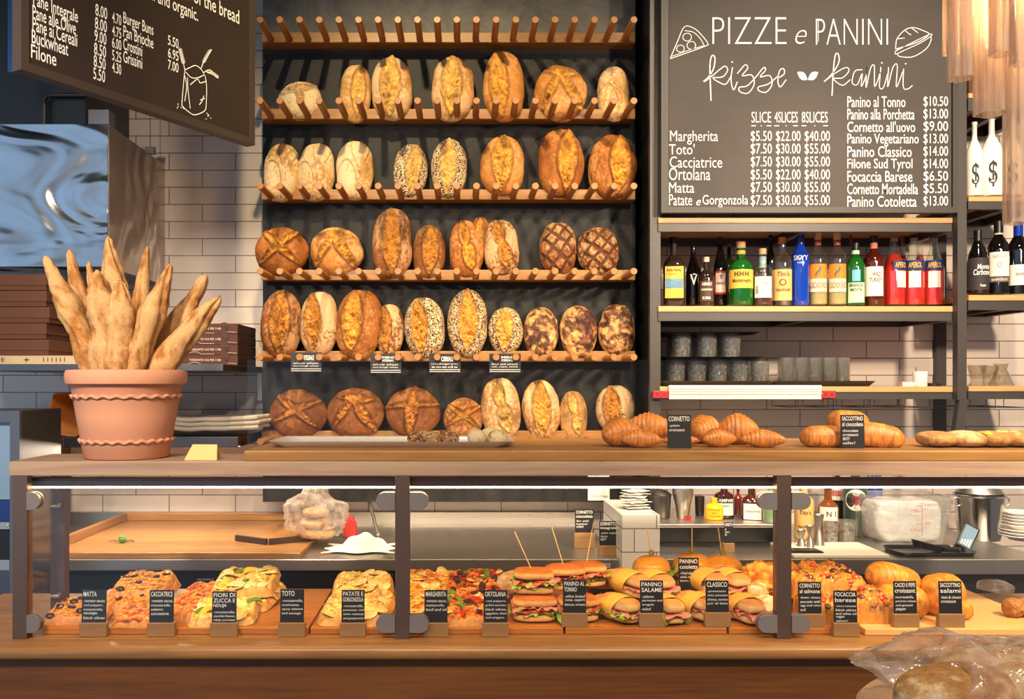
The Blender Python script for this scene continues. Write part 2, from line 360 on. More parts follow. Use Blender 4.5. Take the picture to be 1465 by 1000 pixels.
# ------------------------------------------------------------------ bread wall
def backboard_mat():
    m, n, p, o = mat_base('slate'); t = N(n, 'TexCoord')
    a = N(n, 'TexNoise', i_Scale=5.0, i_Detail=6.0, i_Roughness=0.7); a.inputs['Distortion'].default_value = 1.5
    n.links.new(t.outputs['Object'], a.inputs['Vector'])
    r = N(n, 'ValToRGB'); e = r.color_ramp.elements; e[0].position = 0.35; e[0].color = L4((30, 29, 29)); e[1].position = 0.6; e[1].color = L4((44, 42, 41)); q = e.new(0.78); q.color = L4((78, 75, 73))
    n.links.new(a.outputs['Fac'], r.inputs[0])
    mp = N(n, 'Mapping'); mp.inputs['Scale'].default_value = (6, 6, 120); b = N(n, 'TexNoise', i_Scale=2.0, i_Detail=2.0)
    n.links.new(t.outputs['Object'], mp.inputs[0]); n.links.new(mp.outputs[0], b.inputs['Vector'])
    mx = N(n, 'MixRGB', blend_type='MULTIPLY', i_Fac=0.5); n.links.new(r.outputs[0], mx.inputs[1]); n.links.new(b.outputs['Color'], mx.inputs[2])
    # light of the near lamps painted into the slate colour above the topmost rail
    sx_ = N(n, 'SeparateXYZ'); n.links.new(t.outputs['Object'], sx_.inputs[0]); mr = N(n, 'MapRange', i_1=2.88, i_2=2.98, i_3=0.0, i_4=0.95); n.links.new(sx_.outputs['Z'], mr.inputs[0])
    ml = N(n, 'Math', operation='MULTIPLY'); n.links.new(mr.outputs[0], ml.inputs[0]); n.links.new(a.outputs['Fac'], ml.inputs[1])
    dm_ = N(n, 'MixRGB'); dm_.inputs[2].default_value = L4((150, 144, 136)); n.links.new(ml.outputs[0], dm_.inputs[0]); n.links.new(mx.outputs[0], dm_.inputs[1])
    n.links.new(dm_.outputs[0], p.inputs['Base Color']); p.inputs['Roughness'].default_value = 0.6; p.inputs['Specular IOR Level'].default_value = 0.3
    return m
YP = 3.70
pl, pr = P(376, 0, YP).x, P(909, 0, YP).x
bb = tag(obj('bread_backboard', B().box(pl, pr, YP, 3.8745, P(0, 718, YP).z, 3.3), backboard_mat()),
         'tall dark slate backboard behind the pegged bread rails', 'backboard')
# chalk smears near its top, where the slate was wiped
sm = B(); rr = random.Random(3)
for k in range(16):
    a = P(505 + rr.random() * 70, 2 + rr.random() * 20, YP); d = rr.random() * 3
    pts = [(a.x, a.z)]
    for j in range(3): d += rr.uniform(-.9, .9); pts.append((pts[-1][0] + .028 * math.cos(d), pts[-1][1] + .028 * math.sin(d)))
    sm.ribbon(pts, .0012, YP - .0012)
obj('chalk_smear', sm, CHALKDIM, bb)

RAILZ = [P(0, py, 3.42).z for py in (28, 144, 266, 388, 511, 632)]
RL, RR_ = P(374, 0, 3.62).x, P(909, 0, 3.62).x
pegx = [P(372, 0, 3.42).x + k * (P(907, 0, 3.42).x - P(372, 0, 3.42).x) / 19 for k in range(20)]
pegb = B().tube([(0, .005, 0), (0, -.198, 0), (0, -.2, 0)], [.0136, .0136, .0124], 20)
rail_lab = ['topmost oak peg rail, empty of bread', 'oak peg rail under the topmost row of bread', 'oak peg rail under the row with seeded white loaves',
            'oak peg rail under the row with two lattice-cut dark loaves', 'oak peg rail with four black price cards on its pegs', 'lowest oak peg rail, just above the glass counter']
rails = []
for k, z in enumerate(RAILZ):
    if k == 0:
        r = thing('peg_rail', rail_lab[0], 'bread rail', (0, 3.62, z), group='oak peg rails of the bread wall')
        obj('board', B().box(RL, RR_, 0, YP - 3.62 - .001, -.012, .031, r=.003), OAK, r)
        p0 = obj('peg', pegb, PEGW, r, smooth=True, loc=(pegx[0], 0, 0))
        for x in pegx[1:]:
            q = p0.copy(); C.objects.link(q); q.location = (x, 0, 0)
        rails.append(r)
    else: rails.append(dup(rails[0], (0, 3.62, z), label=rail_lab[k]))

PAL = {  # skin, inside of the cut, edge of the cut, flour
 'pale': ((192, 140, 78), (212, 166, 86), (136, 84, 40), (226, 200, 158)), 'gold': ((188, 124, 58), (208, 150, 60), (112, 62, 24), (222, 186, 134)),
 'amber': ((156, 92, 34), (202, 138, 50), (84, 42, 16), (210, 168, 112)), 'brown': ((132, 76, 32), (180, 118, 44), (70, 36, 16), (204, 164, 116)),
 'dark': ((132, 78, 36), (192, 124, 54), (66, 36, 16), (184, 138, 92)), 'choc': ((58, 34, 26), (206, 152, 92), (40, 24, 18), (226, 190, 140)),
 'cream': ((200, 152, 90), (216, 176, 116), (122, 76, 38), (228, 204, 162))}
def lens(u, v, cx, cv, ang, half, wid):
    c, s = math.cos(ang), math.sin(ang); a = (u - cx) * c + (v - cv) * s; b = -(u - cx) * s + (v - cv) * c
    return np.abs(b) - wid * np.clip(1 - (a / half) ** 2, -1, 1)
def loaf_mesh(name, sx_, sz_, sd, style, pal, seed, flour=0.25, seeds=None, na=92, nb=128, pw=2.25):
    rs = np.random.RandomState(seed); off = rs.rand(3) * 50
    a = np.linspace(0.0, 1, na) ** 0.92 * math.pi; b = np.linspace(0, TAU, nb, endpoint=False)
    A, Bt = np.meshgrid(a, b, indexing='ij'); sa = np.abs(np.sin(A)) ** 0.86
    f = lambda t: np.sign(t) * np.abs(t) ** (2 / pw)
    u = sa * f(np.cos(Bt)); v = sa * f(np.sin(Bt)); wv = -np.cos(A); wv = np.where(wv > 0, wv * 0.75, wv)
    X = np.stack([sx_ * u, sd * wv, sz_ * v], -1)
    nr = np.stack([u / sx_, wv / sd, v / sz_], -1); nr /= np.linalg.norm(nr, axis=-1, keepdims=True) + 1e-9
    front = sst(-0.05, 0.45, -wv); R0 = min(sx_, sz_)
    low = fbm(X * 11 + off, 2); mid = fbm(X * 60 + off, 3); hi = fbm(X * 170 + off, 3)
    uw, vw = u + 0.05 * fbm(X * 22 + off + 9, 2), v + 0.05 * fbm(X * 22 + off + 31, 2)
    ln = lambda *k: lens(uw, vw, *k)
    sd_ = np.full(u.shape, 9.0); depth = 1.0
    if style == 'ear':
        t = rs.uniform(-.1, .1); sd_ = ln(rs.uniform(-.08, .08), .04, PI / 2 + t, .93, .46)
    elif style == 'earR': sd_ = ln(.22, .02, PI / 2 - .12, .9, .40)
    elif style == 'earL': sd_ = ln(-.26, .02, PI / 2 + .1, .92, .42)
    elif style == 'double': sd_ = np.minimum(ln(-.08, .42, PI / 2 + .35, .52, .30), ln(.16, -.28, PI / 2 + .3, .52, .34))
    elif style == 'cross': sd_ = np.minimum(ln(.0, .1, .62 + rs.uniform(-.2, .2), .95, .13), ln(-.02, .1, -.72 + rs.uniform(-.2, .2), .95, .13))
    elif style == 'cross2': sd_ = np.minimum(ln(.0, .0, PI / 2 - .1, .95, .2), ln(.0, .25, .05, .95, .10))
    elif style == 'tri': sd_ = np.minimum(np.minimum(ln(-.35, .0, 1.0, .75, .12), ln(.3, -.05, -.95, .85, .16)), ln(.05, .5, -.1, .6, .12))
    elif style == 'split': sd_ = np.minimum(ln(.0, .42, .25, .8, .16), ln(.05, .1, PI / 2 + .3, .55, .12))
    elif style == 'slash': sd_ = np.minimum(np.minimum(ln(0, .5, .65, .7, .15), ln(0, .02, .65, .9, .16)), ln(0, -.45, .65, .7, .15))
    P4 = [np.array(lin(c)) for c in PAL[pal]]
    if style == 'lattice':
        g = lambda t: np.abs((t * 1.75) % 1 - .5); w_ = .10 * fbm(X * 14 + off + 4, 2); q1, q2 = g(uw * .62 + vw * .95 + w_ + rs.rand()), g(uw * .8 - vw * .85 - w_ + rs.rand())
        sd_ = np.maximum(q1, q2) - 0.36; sd_ = -sd_  # inside = grooves
        sd_ = np.where(np.maximum(q1, q2) > .36, -(np.maximum(q1, q2) - .36), .36 - np.maximum(q1, q2)) * 1.0
    if style == 'swirl':
        j1, j2 = rs.uniform(-.12, .12, 2); r1 = np.hypot(uw + .55 + j1, (vw + .62) * .72); r2 = np.hypot(uw - .1 - j1, (vw + .28 + j2) * .9)
        a2 = np.arctan2(vw + .28 + j2, uw - .1 - j1); r3 = np.hypot(uw - .35, (vw - .75 + j2) * .7)
        sd_ = np.minimum(np.abs(r1 - .62), np.minimum(np.where((a2 > -.4) & (a2 < 2.9), np.abs(r2 - .36), 9), np.where(vw > .2, np.abs(r3 - .5), 9))) - .012
    if style == 'chunk':
        ch = fbm(X * np.array([34, 34, 26]) + off, 3) - .06; sd_ = (np.abs(ch) - .04) * .8
    ins = sst(.035, -.035, sd_) * front; edg = np.exp(-((sd_ - .02) / .045) ** 2) * front
    k = R0
    if style in ('lattice',): disp = -ins * .08 * k + .02 * k * mid * front
    elif style == 'swirl': disp = -ins * .10 * k
    elif style == 'chunk': disp = ch * .16 * k * front
    else: disp = -ins * .05 * k + edg * .10 * k + ins * (.20 * mid + .13 * hi) * k
    disp = disp + low * .08 * k + mid * .018 * k + hi * .006 * k
    X = X + nr * disp[..., None]
    n1 = fbm(X * 34 + off + 5, 3)[..., None]; n2 = fbm(X * 120 + off + 8, 3)[..., None]; n0 = fbm(X * 9 + off + 2, 2)[..., None]
    col = P4[0] * (1 + .42 * n1 + .30 * n2 + .35 * n0)
    fl = sst(.05, .5, n0 * .8 + n2 * .7 + flour - .12) * min(1, flour * 2)
    col = col * (1 - fl) + P4[3] * fl
    rim = sst(.35, .9, np.abs(wv))[..., None] * 0
    ic = P4[1] * (.92 + .55 * n1 + .45 * n2); e_ = ins[..., None]
    if style == 'lattice': ic = P4[0] * .40 * (1 + .3 * n2)
    if style == 'swirl': ic = P4[2] * 1.1; e_ = e_ * .75
    if style == 'chunk':
        MID = np.array(lin((124, 76, 52))); t1 = sst(-.18, .08, fbm(X * 30 + off + 40, 3) + .2 * n1[..., 0])[..., None]; t2 = sst(.04, .20, fbm(X * 42 + off + 70, 3) + .1 * n2[..., 0])[..., None] * front[..., None]
        col = (MID * (1 - t1) + P4[1] * t1) * (1 + .35 * n1 + .3 * n2); col = col * (1 - t2 * .85) + P4[0] * t2 * .85; ic = P4[2]; e_ = e_ * .8
    col = col * (1 - e_) + ic * e_
    if style not in ('lattice', 'chunk', 'swirl'):
        eg = np.clip(edg * .75, 0, 1)[..., None] * sst(-.4, .3, n1 + .2); col = col * (1 - eg) + P4[2] * eg
    # baked darker towards the base of the loaf, where it stood on the oven floor
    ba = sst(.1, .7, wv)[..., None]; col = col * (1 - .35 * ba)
    sm = None
    if seeds is not None: sm = seeds * (1 - ins * .95) * (sst(-.1, .25, (np.abs(u) if seeds < .9 else 1 + 0 * u) - .15))
    b_ = B(); b_.grid(X, np.clip(col, .004, .95), sm, wrap=True); return b_.mesh(name, True, None)

ROWS = ['topmost bread row', 'second bread row', 'third bread row', 'fourth bread row', 'lowest bread row']
ORD = ['first', 'second', 'third', 'fourth', 'fifth', 'sixth', 'seventh', 'eighth', 'ninth', 'tenth']
# x0, x1, y0, y1, style, palette, flour, seeds, squareness, description
LOAVES = [
 [(392,456,106,163,'split','cream',.5,None,2.1,'small round floury white loaf'), (482,528,79,168,'earR','pale',.2,None,2.3,'narrow pale golden batard'),
  (529,588,70,168,'ear','pale',.3,None,2.4,'broad pale batard with one long cut'), (616,678,69,169,'ear','pale',.25,None,2.3,'pale batard with an open golden cut'),
  (692,753,61,168,'earL','gold',.12,None,2.3,'tallest golden batard, smooth with a side cut'), (767,843,82,168,'tri','gold',.2,None,2.0,'round golden loaf split at the top'),
  (860,907,82,167,'swirl','cream',.3,None,2.3,'small pale olive loaf with a swirl')],
 [(370,424,195,284,'swirl','cream',.4,None,2.3,'pale rolled loaf with a swirl crease'), (420,474,195,284,'swirl','cream',.35,None,2.4,'pale rolled loaf leaning on its neighbour'),
  (477,531,192,283,'swirl','cream',.4,None,2.4,'wide pale rolled loaf with a loose fold'), (560,610,196,279,'earR','pale',.1,1.0,2.2,'white loaf crusted in poppy and sesame seeds'),
  (616,668,189,279,'ear','pale',.1,1.0,2.2,'taller white loaf crusted in poppy and sesame seeds'), (688,752,184,277,'ear','gold',.15,None,2.2,'golden batard with a wide rough cut'),
  (772,839,176,279,'earR','amber',.15,None,2.2,'tall amber batard bursting along its cut'), (846,916,184,281,'earR','amber',.2,None,2.1,'fat amber batard with a flour ridge')],
 [(358,437,319,393,'cross','amber',.12,None,2.0,'round amber loaf cut with a cross'), (439,516,320,392,'tri','gold',.2,None,2.0,'round golden loaf with a three-way cut'),
  (530,588,292,396,'ear','brown',.3,None,2.5,'tall brown wholemeal batard'), (589,636,316,397,'ear','brown',.18,None,2.2,'small brown batard with one cut'),
  (642,692,308,396,'double','amber',.2,None,2.3,'amber batard with two short cuts'), (693,744,307,393,'double','brown',.45,None,2.4,'brown floury batard with two cuts'),
  (775,829,311,392,'lattice','brown',.28,None,2.3,'dark loaf with a lattice of floury squares'), (835,890,319,393,'lattice','brown',.35,None,2.2,'shorter dark lattice-cut loaf')],
 [(366,427,412,513,'ear','brown',.25,None,2.2,'large brown batard with a long golden cut'), (424,481,413,509,'earL','brown',.6,None,2.2,'brown batard floury on one side'),
  (478,544,410,514,'earL','amber',.18,None,2.4,'widest amber batard leaning to the right'), (534,576,432,509,'earL','brown',.6,None,2.2,'small floury batard squeezed between larger ones'),
  (577,637,422,513,'earL','amber',.1,.95,2.2,'batard with seeds over its right half'), (640,699,410,511,'ear','amber',.1,.9,2.2,'large golden batard with seeded edges'),
  (700,750,437,507,'ear','gold',.1,.9,2.2,'short golden batard with seeded sides'), (752,802,436,511,'chunk','choc',.1,None,2.2,'marbled dark loaf with pale chunks'),
  (805,859,433,512,'chunk','choc',.1,None,2.2,'marbled dark loaf, middle of three alike'), (862,914,432,510,'chunk','choc',.12,None,2.3,'marbled dark loaf next to the black shelf post')],
 [(381,463,557,631,'cross','dark',.1,None,2.0,'large round dark sourdough with a folded cross'), (464,547,555,630,'tri','dark',.1,None,2.0,'large round dark sourdough with a diagonal ridge'),
  (549,627,555,629,'cross2','dark',.08,None,2.0,'round dark sourdough with an upright ridge'), (633,693,570,629,'cross','amber',.3,None,2.0,'small round loaf with a leaf-shaped cross cut'),
  (690,747,539,632,'double','pale',.3,None,2.3,'tall pale speckled batard with two cuts'), (750,804,542,632,'ear','gold',.4,None,2.2,'pale batard with a broad golden cut'),
  (804,845,559,632,'double','pale',.25,None,2.3,'narrow pale batard with two cuts'), (858,914,550,622,'earL','brown',.7,None,2.1,'brown walnut loaf floury on its right half')]]
sid = 11
for r, row in enumerate(LOAVES):
    for k, (x0, x1, y0, y1, st, pal, fl, sd, pw, desc) in enumerate(row):
        sid += 1; Y = 3.555
        a, b = P(x0, y1, Y), P(x1, y0, Y); hx, hz = (b.x - a.x) / 2 * 1.0, (b.z - a.z) / 2
        dep = min(hx, hz) * (.66 if hx < hz * .8 else .62); dep = min(max(dep, .045), .066)
        tilt = -math.asin(min(.22, .075 / (2 * hz) * .9)); tilt = -.16
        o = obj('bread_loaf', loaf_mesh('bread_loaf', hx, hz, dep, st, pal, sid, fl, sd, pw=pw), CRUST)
        rz = {(2, 5): -.06, (3, 2): .1, (3, 3): .0, (4, 4): -.06, (4, 5): -.04, (1, 0): .05}.get((r, k), random.Random(sid).uniform(-.03, .03))
        o.rotation_euler = (tilt, rz, 0)
        o.location = ((a.x + b.x) / 2, 3.692 - dep * .62 - math.sin(.16) * hz * .82, (a.z + b.z) / 2)
        tag(o, f'{desc}, {ORD[k]} from left, {ROWS[r]}', 'bread', f'loaves on the {ROWS[r]}')
# loaves half hidden behind others
for (x0, x1, y0, y1, st, pal, fl, sd, lab, r) in [
  (845, 876, 205, 280, 'ear', 'gold', .3, None, 'golden loaf peeking out behind the fat amber batard', 1),
  (676, 700, 309, 360, 'ear', 'amber', .2, None, 'loaf mostly hidden behind the amber batard with two short cuts', 2),
  (829, 850, 330, 384, 'lattice', 'brown', .4, None, 'dark loaf half hidden behind the shorter lattice-cut loaf', 2)]:
    sid += 1; Y = 3.64; a, b = P(x0, y1, Y), P(x1, y0, Y)
    o = obj('bread_loaf', loaf_mesh('bread_loaf', (b.x-a.x)/2*1.15, (b.z-a.z)/2, .03, st, pal, sid, fl, sd, 40, 60), CRUST)
    o.location = ((a.x+b.x)/2, 3.655, (a.z+b.z)/2); tag(o, lab, 'bread', f'loaves on the {ROWS[r]}')

# price cards slid over the pegs
def peg_card(x0, x1, y0, y1, title, lines, lab, tw=(.3, .7)):
    Y = 3.44; a, b = P(x0, y1, Y), P(x1, y0, Y)
    t = thing('price_card', lab, 'price card', ((a.x+b.x)/2, Y, a.z), group='black price cards on the bread pegs'); W, H = (b.x-a.x)/2, b.z-a.z
    obj('card', B().box(-W, W, 0, .002, 0, H), SIGNB, t)
    l = B(); n = len(title); h = H * (.50 if lines else .9)
    for i, q in enumerate(title):
        zz = H - H*.12 - (i+1) * (h * .62 / n); write(l, q, W*(.14 if lines else 0) - W*.37, zz + .002, W*(.14 if lines else 0) + W*.37, zz + h * .55 / n, -.0012, .02)
    for i, q in enumerate(lines): write(l, q, -W*.86, H*.40 - i*H*.15, W*.8, H*.40 - i*H*.15 + H*.10, -.0012, .0, slant=.2)
    if lines:
        for i in range(2): l.box(-W*.97, W*.97, -.0013, -.0005, H*(.04+.10*i), H*(.065+.10*i))
    obj('lettering', l, CHALK, t); return t
peg_card(416, 460, 504, 532, ['INTEGRALE'], ['whole wheat', 'sourdough wheat'], 'price card reading integrale, under the first two brown batards')
peg_card(530, 574, 506, 534, ['MINI', 'INTEGRALE'], ['whole wheat', 'sourdough wheat'], 'price card reading mini integrale, under the small floury batard')
peg_card(614, 659, 506, 533, ['CEREALI'], ['multigrain', 'seeds'], 'price card reading cereali, under the large seeded batards')
peg_card(700, 745, 506, 533, ['MINI', 'CEREALI'], ['flour and cereals', 'salt, yeast, seeds'], 'price card reading mini cereali, under the short seeded loaf')
peg_card(733, 774, 629, 643, ['NOCI E', 'OLIVE'], [], 'small black card with two white words on the lowest pegs')
# ------------------------------------------------------------------ right-hand shelves and menu board
def rrect(hw, hd, r, z, n=5):
    r = min(r, hw*.99, hd*.99); o = []
    for cx, cy, a0 in ((hw-r, hd-r, 0), (-hw+r, hd-r, PI/2), (-hw+r, -hd+r, PI), (hw-r, -hd+r, 1.5*PI)):
        for k in range(n+1):
            g = a0 + PI/2 * k / n; o.append((cx + r*math.cos(g), cy + r*math.sin(g), z))
    return o
def rings(b, rr, cap=(True, True), c=(0, 0, 0), col=None, n=5):
    L = [rrect(*q, n=n) for q in rr]; m = len(L[0]); v = [(x+c[0], y+c[1], z+c[2]) for l in L for x, y, z in l]
    f = [(i*m+k, i*m+(k+1)%m, (i+1)*m+(k+1)%m, (i+1)*m+k) for i in range(len(L)-1) for k in range(m)]
    if cap[0]: f.append(tuple(range(m))[::-1])
    if cap[1]: f.append(tuple((len(L)-1)*m+k for k in range(m)))
    return b.add(v, f, col)
YS = 3.45
SHELFWOOD = wood('shelf_wood', (222, 172, 112), (204, 148, 88))
def shelf_bay(name, lab, x0, x1, yw, ym, yb, depth=.40, group='wall shelves on black iron brackets'):
    """a wood board on an iron frame: picture rows yw (wood top), ym (wood bottom), yb (iron bottom)"""
    a, b = P(x0, yw, YS), P(x1, yw, YS); zm, zb = P(0, ym, YS).z, P(0, yb, YS).z
    t = thing(name, lab, 'shelf', ((a.x+b.x)/2, YS, a.z), group=group); W = (b.x-a.x)/2
    obj('board', B().box(-W, W, 0, depth, zm-a.z, 0, r=.002), SHELFWOOD, t)
    f = B(); h = zb - a.z
    f.box(-W, W, .004, .03, h, zm-a.z).box(-W, W, depth-.03, depth, h, zm-a.z)
    for q in (-W, W-.03, -.015): f.box(q, q+.03, .03, depth-.03, h, zm-a.z)
    obj('frame', f, IRON, t); return t
def post(lab, x0, x1, Y, y0, y1, dep=.035):
    a, b = P(x0, y1, Y), P(x1, y0, Y)
    return tag(obj('shelf_post', B().box(a.x, b.x, Y, Y+dep, a.z, b.z), IRON), lab, 'shelf post', 'iron posts of the wall shelves')
post('tall iron shelf post between the bread wall and the menu board', 930, 945, 3.46, -40, 800, .03)
a = P(930, 0, 3.46).x
tag(obj('side_panel', B().box(a+.012, a+.03, 3.492, 3.874, .9, 3.2), BLACK), 'black side panel closing off the shelf unit beside the bread wall', 'panel')
p_ = post('tall iron shelf post to the right of the menu board', 1370, 1383, 3.415, -40, 572)
br = B(); q0, q1 = P(1376, 572, 3.43), P(1366, 640, 3.43)
br.add([(q0.x-.018, 3.415, q0.z), (q0.x+.018, 3.415, q0.z), (q1.x+.016, 3.415, q1.z), (q1.x-.016, 3.415, q1.z), (q0.x-.018, 3.445, q0.z), (q0.x+.018, 3.445, q0.z), (q1.x+.016, 3.445, q1.z), (q1.x-.016, 3.445, q1.z)],
       [(0,3,2,1), (4,5,6,7), (0,1,5,4), (1,2,6,5), (2,3,7,6), (3,0,4,7)]); obj('slanted_foot', br, IRON, p_)
post('short iron post at the wall behind the red liqueur bottles', 1340, 1354, 3.845, 300, 648, .028)
shelf_bay('wall_shelf', 'wall shelf right under the pizza and panini menu board', 942, 1369, 311.5, 319, 331)
sh2 = shelf_bay('wall_shelf', 'wall shelf carrying the row of liquor bottles', 942, 1369, 438, 446, 459)
shelf_bay('wall_shelf', 'long wall shelf carrying trays of drinking glasses', 944, 1369, 553, 561, 571)
shelf_bay('wall_shelf', 'short wall shelf under the white dollar-sign bottles', 1386, 1500, 281, 288, 299)
shelf_bay('wall_shelf', 'short wall shelf under the wine bottles', 1386, 1500, 422, 430, 443)
shelf_bay('wall_shelf', 'short wall shelf under the small glass decanters', 1386, 1500, 552.5, 560, 571)
shelf_bay('wall_shelf', 'highest short wall shelf, behind the hanging glass tubes', 1386, 1500, 133, 140, 158)
tag(obj('wall_cupboard', B().box(P(1386, 0, 3.6).x, P(1500, 0, 3.6).x, 3.6, 3.86, P(0, 110, 3.6).z, P(0, 40, 3.6).z), wood('cupboard_wood', (104, 66, 40), (82, 50, 30))), 'brown wooden box on the highest short shelf', 'box')
for o in bpy.data.objects:
    if o.get('label', '').startswith('brown wooden box'): o.location.z = P(0, 133, 3.45).z - P(0, 110, 3.6).z + .001
# ---- menu board
YM = 3.425
def px(b, body, x0, y0, x1, y1, Y, y, **k):
    a, c = P(x0, y1, Y), P(x1, y0, Y); write(b, body, a.x, a.z, c.x, c.z, y, **k)
mc = P(1158, 152, YM)
mb = thing('menu_board', 'large framed chalk menu board headed pizze e panini', 'menu board', (0, 0, 0))
a, b = P(955, 297, YM), P(1361, -8, YM)
obj('panel', B().box(a.x, b.x, YM, YM+.015, a.z, b.z), BLACKBOARD, mb)
f = B(); o0, o1 = P(945, 305, YM), P(1369, -16, YM)
f.box(o0.x, a.x, YM-.012, YM+.02, o0.z, o1.z).box(b.x, o1.x, YM-.012, YM+.02, o0.z, o1.z).box(a.x, b.x, YM-.012, YM+.02, o0.z, a.z).box(a.x, b.x, YM-.012, YM+.02, b.z, o1.z)
obj('frame', f, FRAMEB, mb)
L = B(); yt = YM - .0015
px(L, 'PIZZE', 1019, 25, 1125, 63, YM, yt, bold=-.022); px(L, 'e', 1135, 43, 1150, 63, YM, yt, bold=-.02, slant=.3); obj('heading_lettering', L, CHALK, mb); L = B(); px(L, 'PANINI', 1167, 27, 1270, 64, YM, yt, bold=-.022)
for x in (1170.5,): # doubled first stems of the hand-lettered headings
    L.ribbon([(P(x, 28, YM).x, P(0, 28, YM).z), (P(x, 60, YM).x, P(0, 60, YM).z)], .0016, yt)
obj('heading_lettering', L, CHALK, mb); L = B()
for t, x0, x1 in (('SLICE', 1075, 1103), ('4SLICES', 1108, 1141), ('8SLICES', 1147, 1184)):
    px(L, t, x0, 160, x1, 175.5, YM, yt, bold=-.004)
    for k in range(3): q = P(x0 + 3 + (x1-x0-6)*k/2, 180, YM); L.box(q.x-.009 if k != 1 else q.x-.002, q.x+.009 if k != 1 else q.x+.002, yt, yt+.0008, q.z-.0014, q.z+.0014)
rows = [196, 214, 232.5, 251, 269, 287.7]
for t, x0, y0, x1, y1 in (('Margherita', 958.5, 187, 1027, 207), ("Toto'", 957, 206, 993.5, 221), ('Cacciatrice', 958, 224, 1033, 240), ('Ortolana', 957, 240, 1016, 258), ('Matta', 957, 261, 993, 276)):
    px(L, t, x0, y0, x1, y1, YM, yt, bold=-.004)
px(L, 'Patate', 957, 278, 990, 294, YM, yt, bold=-.004); px(L, 'e', 995, 286, 1001, 294, YM, yt, bold=.0, slant=.3); px(L, 'Gorgonzola', 1005, 279, 1070, 297, YM, yt, bold=-.004)
for k, (p1, p2, p3) in enumerate((('$5.50', '$22.00', '$40.00'), ('$7.50', '$30.00', '$55.00'), ('$7.50', '$30.00', '$55.00'), ('$5.50', '$22.00', '$40.00'), ('$7.50', '$30.00', '$55.00'), ('$7.50', '$30.00', '$55.00'))):
    for t, x0, x1 in ((p1, 1074, 1104), (p2, 1110, 1145), (p3, 1151, 1187)): px(L, t, x0, rows[k]-8.5, x1, rows[k]+8, YM, yt, bold=-.006)
obj('pizza_lettering', L, CHALK, mb); L = B()
for k, (t, x1, pr_) in enumerate((('Panino al Tonno', 1295, '$10.50'), ('Panino alla Porchetta', 1308, '$13.00'), ("Cornetto all'uovo", 1309, '$9.00'), ('Panino Vegetariano', 1314, '$13.00'), ('Panino Classico', 1304, '$14.00'),
                                ('Filone Sud Tyrol', 1305, '$14.00'), ('Focaccia Barese', 1305, '$6.50'), ('Cornetto Mortadella', 1313, '$5.50'), ('Panino Cotoletta', 1311, '$13.00'))):
    y = 138 + k * 17.8; g = 'g' in t or 'y' in t
    px(L, t, 1212, y, x1, y + (18.5 if g else 15.5), YM, yt, bold=.002); px(L, pr_, 1321, y, 1356, y + 16, YM, yt, bold=0)
obj('lettering', L, CHALK, mb)
S = B(); SD = {k: B() for k in ('script_lettering#1', 'script_lettering#2', 'pizza_drawing', 'sandwich_drawing', 'heart_drawing')}
def zz(pts, ox, oy, z, wd=.0036, B_=None, Y=YM): (B_ or SD[cur]).ribbon([(P(ox+x/z, 0, Y).x, P(0, oy+y/z, Y).z) for x, y in pts], wd, yt)
A5 = lambda pts, wd=.0036: zz(pts, 930, 0, 3.226, wd); A6 = lambda pts, wd=.0030: zz(pts, 1170, 0, 3.227, wd)
cur = 'script_lettering#1'
A5([(281,466),(278,390),(276,300),(285,258),(299,268),(293,315),(270,355),(246,377)], .0045); A5([(250,378),(285,352),(325,318),(347,306),(357,325),(335,355),(290,360),(325,384),(350,388),(372,355)])
A5([(380,312),(373,370),(385,415),(402,378)]); A5([(377,284),(380,290)], .005)
A5([(402,340),(438,300),(450,316),(425,350),(468,347),(480,388),(452,430),(415,424),(412,404),(450,395),(500,342)]); A5([(500,340),(525,312),(532,325),(508,355),(552,350),(562,390),(535,426),(503,420),(500,402),(545,388),(592,350)])
A5([(588,362),(618,342),(616,318),(598,326),(589,370),(600,402),(628,368)])
cur = 'script_lettering#2'
A6([(65,443),(70,340),(80,255),(95,254),(95,292),(62,345),(28,378)], .004); A6([(32,376),(80,338),(130,312),(142,330),(112,360),(72,364),(112,394),(150,368)])
A6([(205,322),(170,330),(158,382),(182,390),(204,340),(200,400),(222,350),(226,308)]); A6([(226,308),(222,405),(242,318),(260,305),(262,400),(290,330)]); A6([(290,310),(284,400),(302,404),(322,340)]); A6([(294,288),(296,294)], .005)
A6([(326,310),(322,402),(345,314),(366,302),(362,402),(392,330)]); A6([(395,318),(394,402),(415,411),(436,395)]); A6([(404,292),(406,298)], .005)
# pizza slice and sandwich drawings
cur = 'pizza_drawing'
A5([(92,272),(125,195),(158,125),(200,130),(235,160),(265,200),(250,215),(92,272)], .003); A5([(160,142),(200,150),(232,180),(250,212)], .0025); A5([(96,262),(180,232),(245,212)], .002)
for cx, cy, r in ((171,172,20), (140,225,18), (190,210,20)): A5([(cx+r*math.cos(g), cy+r*.9*math.sin(g)) for g in np.linspace(0, TAU, 12)], .0025)
cur = 'sandwich_drawing'
A6([(358,225),(365,180),(400,140),(440,128),(485,142),(512,160),(460,195),(358,228)], .0028); A6([(356,238),(400,215),(470,180),(520,158),(521,168),(470,200),(400,232),(360,250),(356,238)], .0024)
A6([(366,250),(380,262),(440,262),(500,225),(522,185),(520,170)], .0028); A6([(400,140),(425,160),(430,160)], .0024); A6([(432,130),(462,152)], .0024); A6([(366,180),(400,176)], .0024)
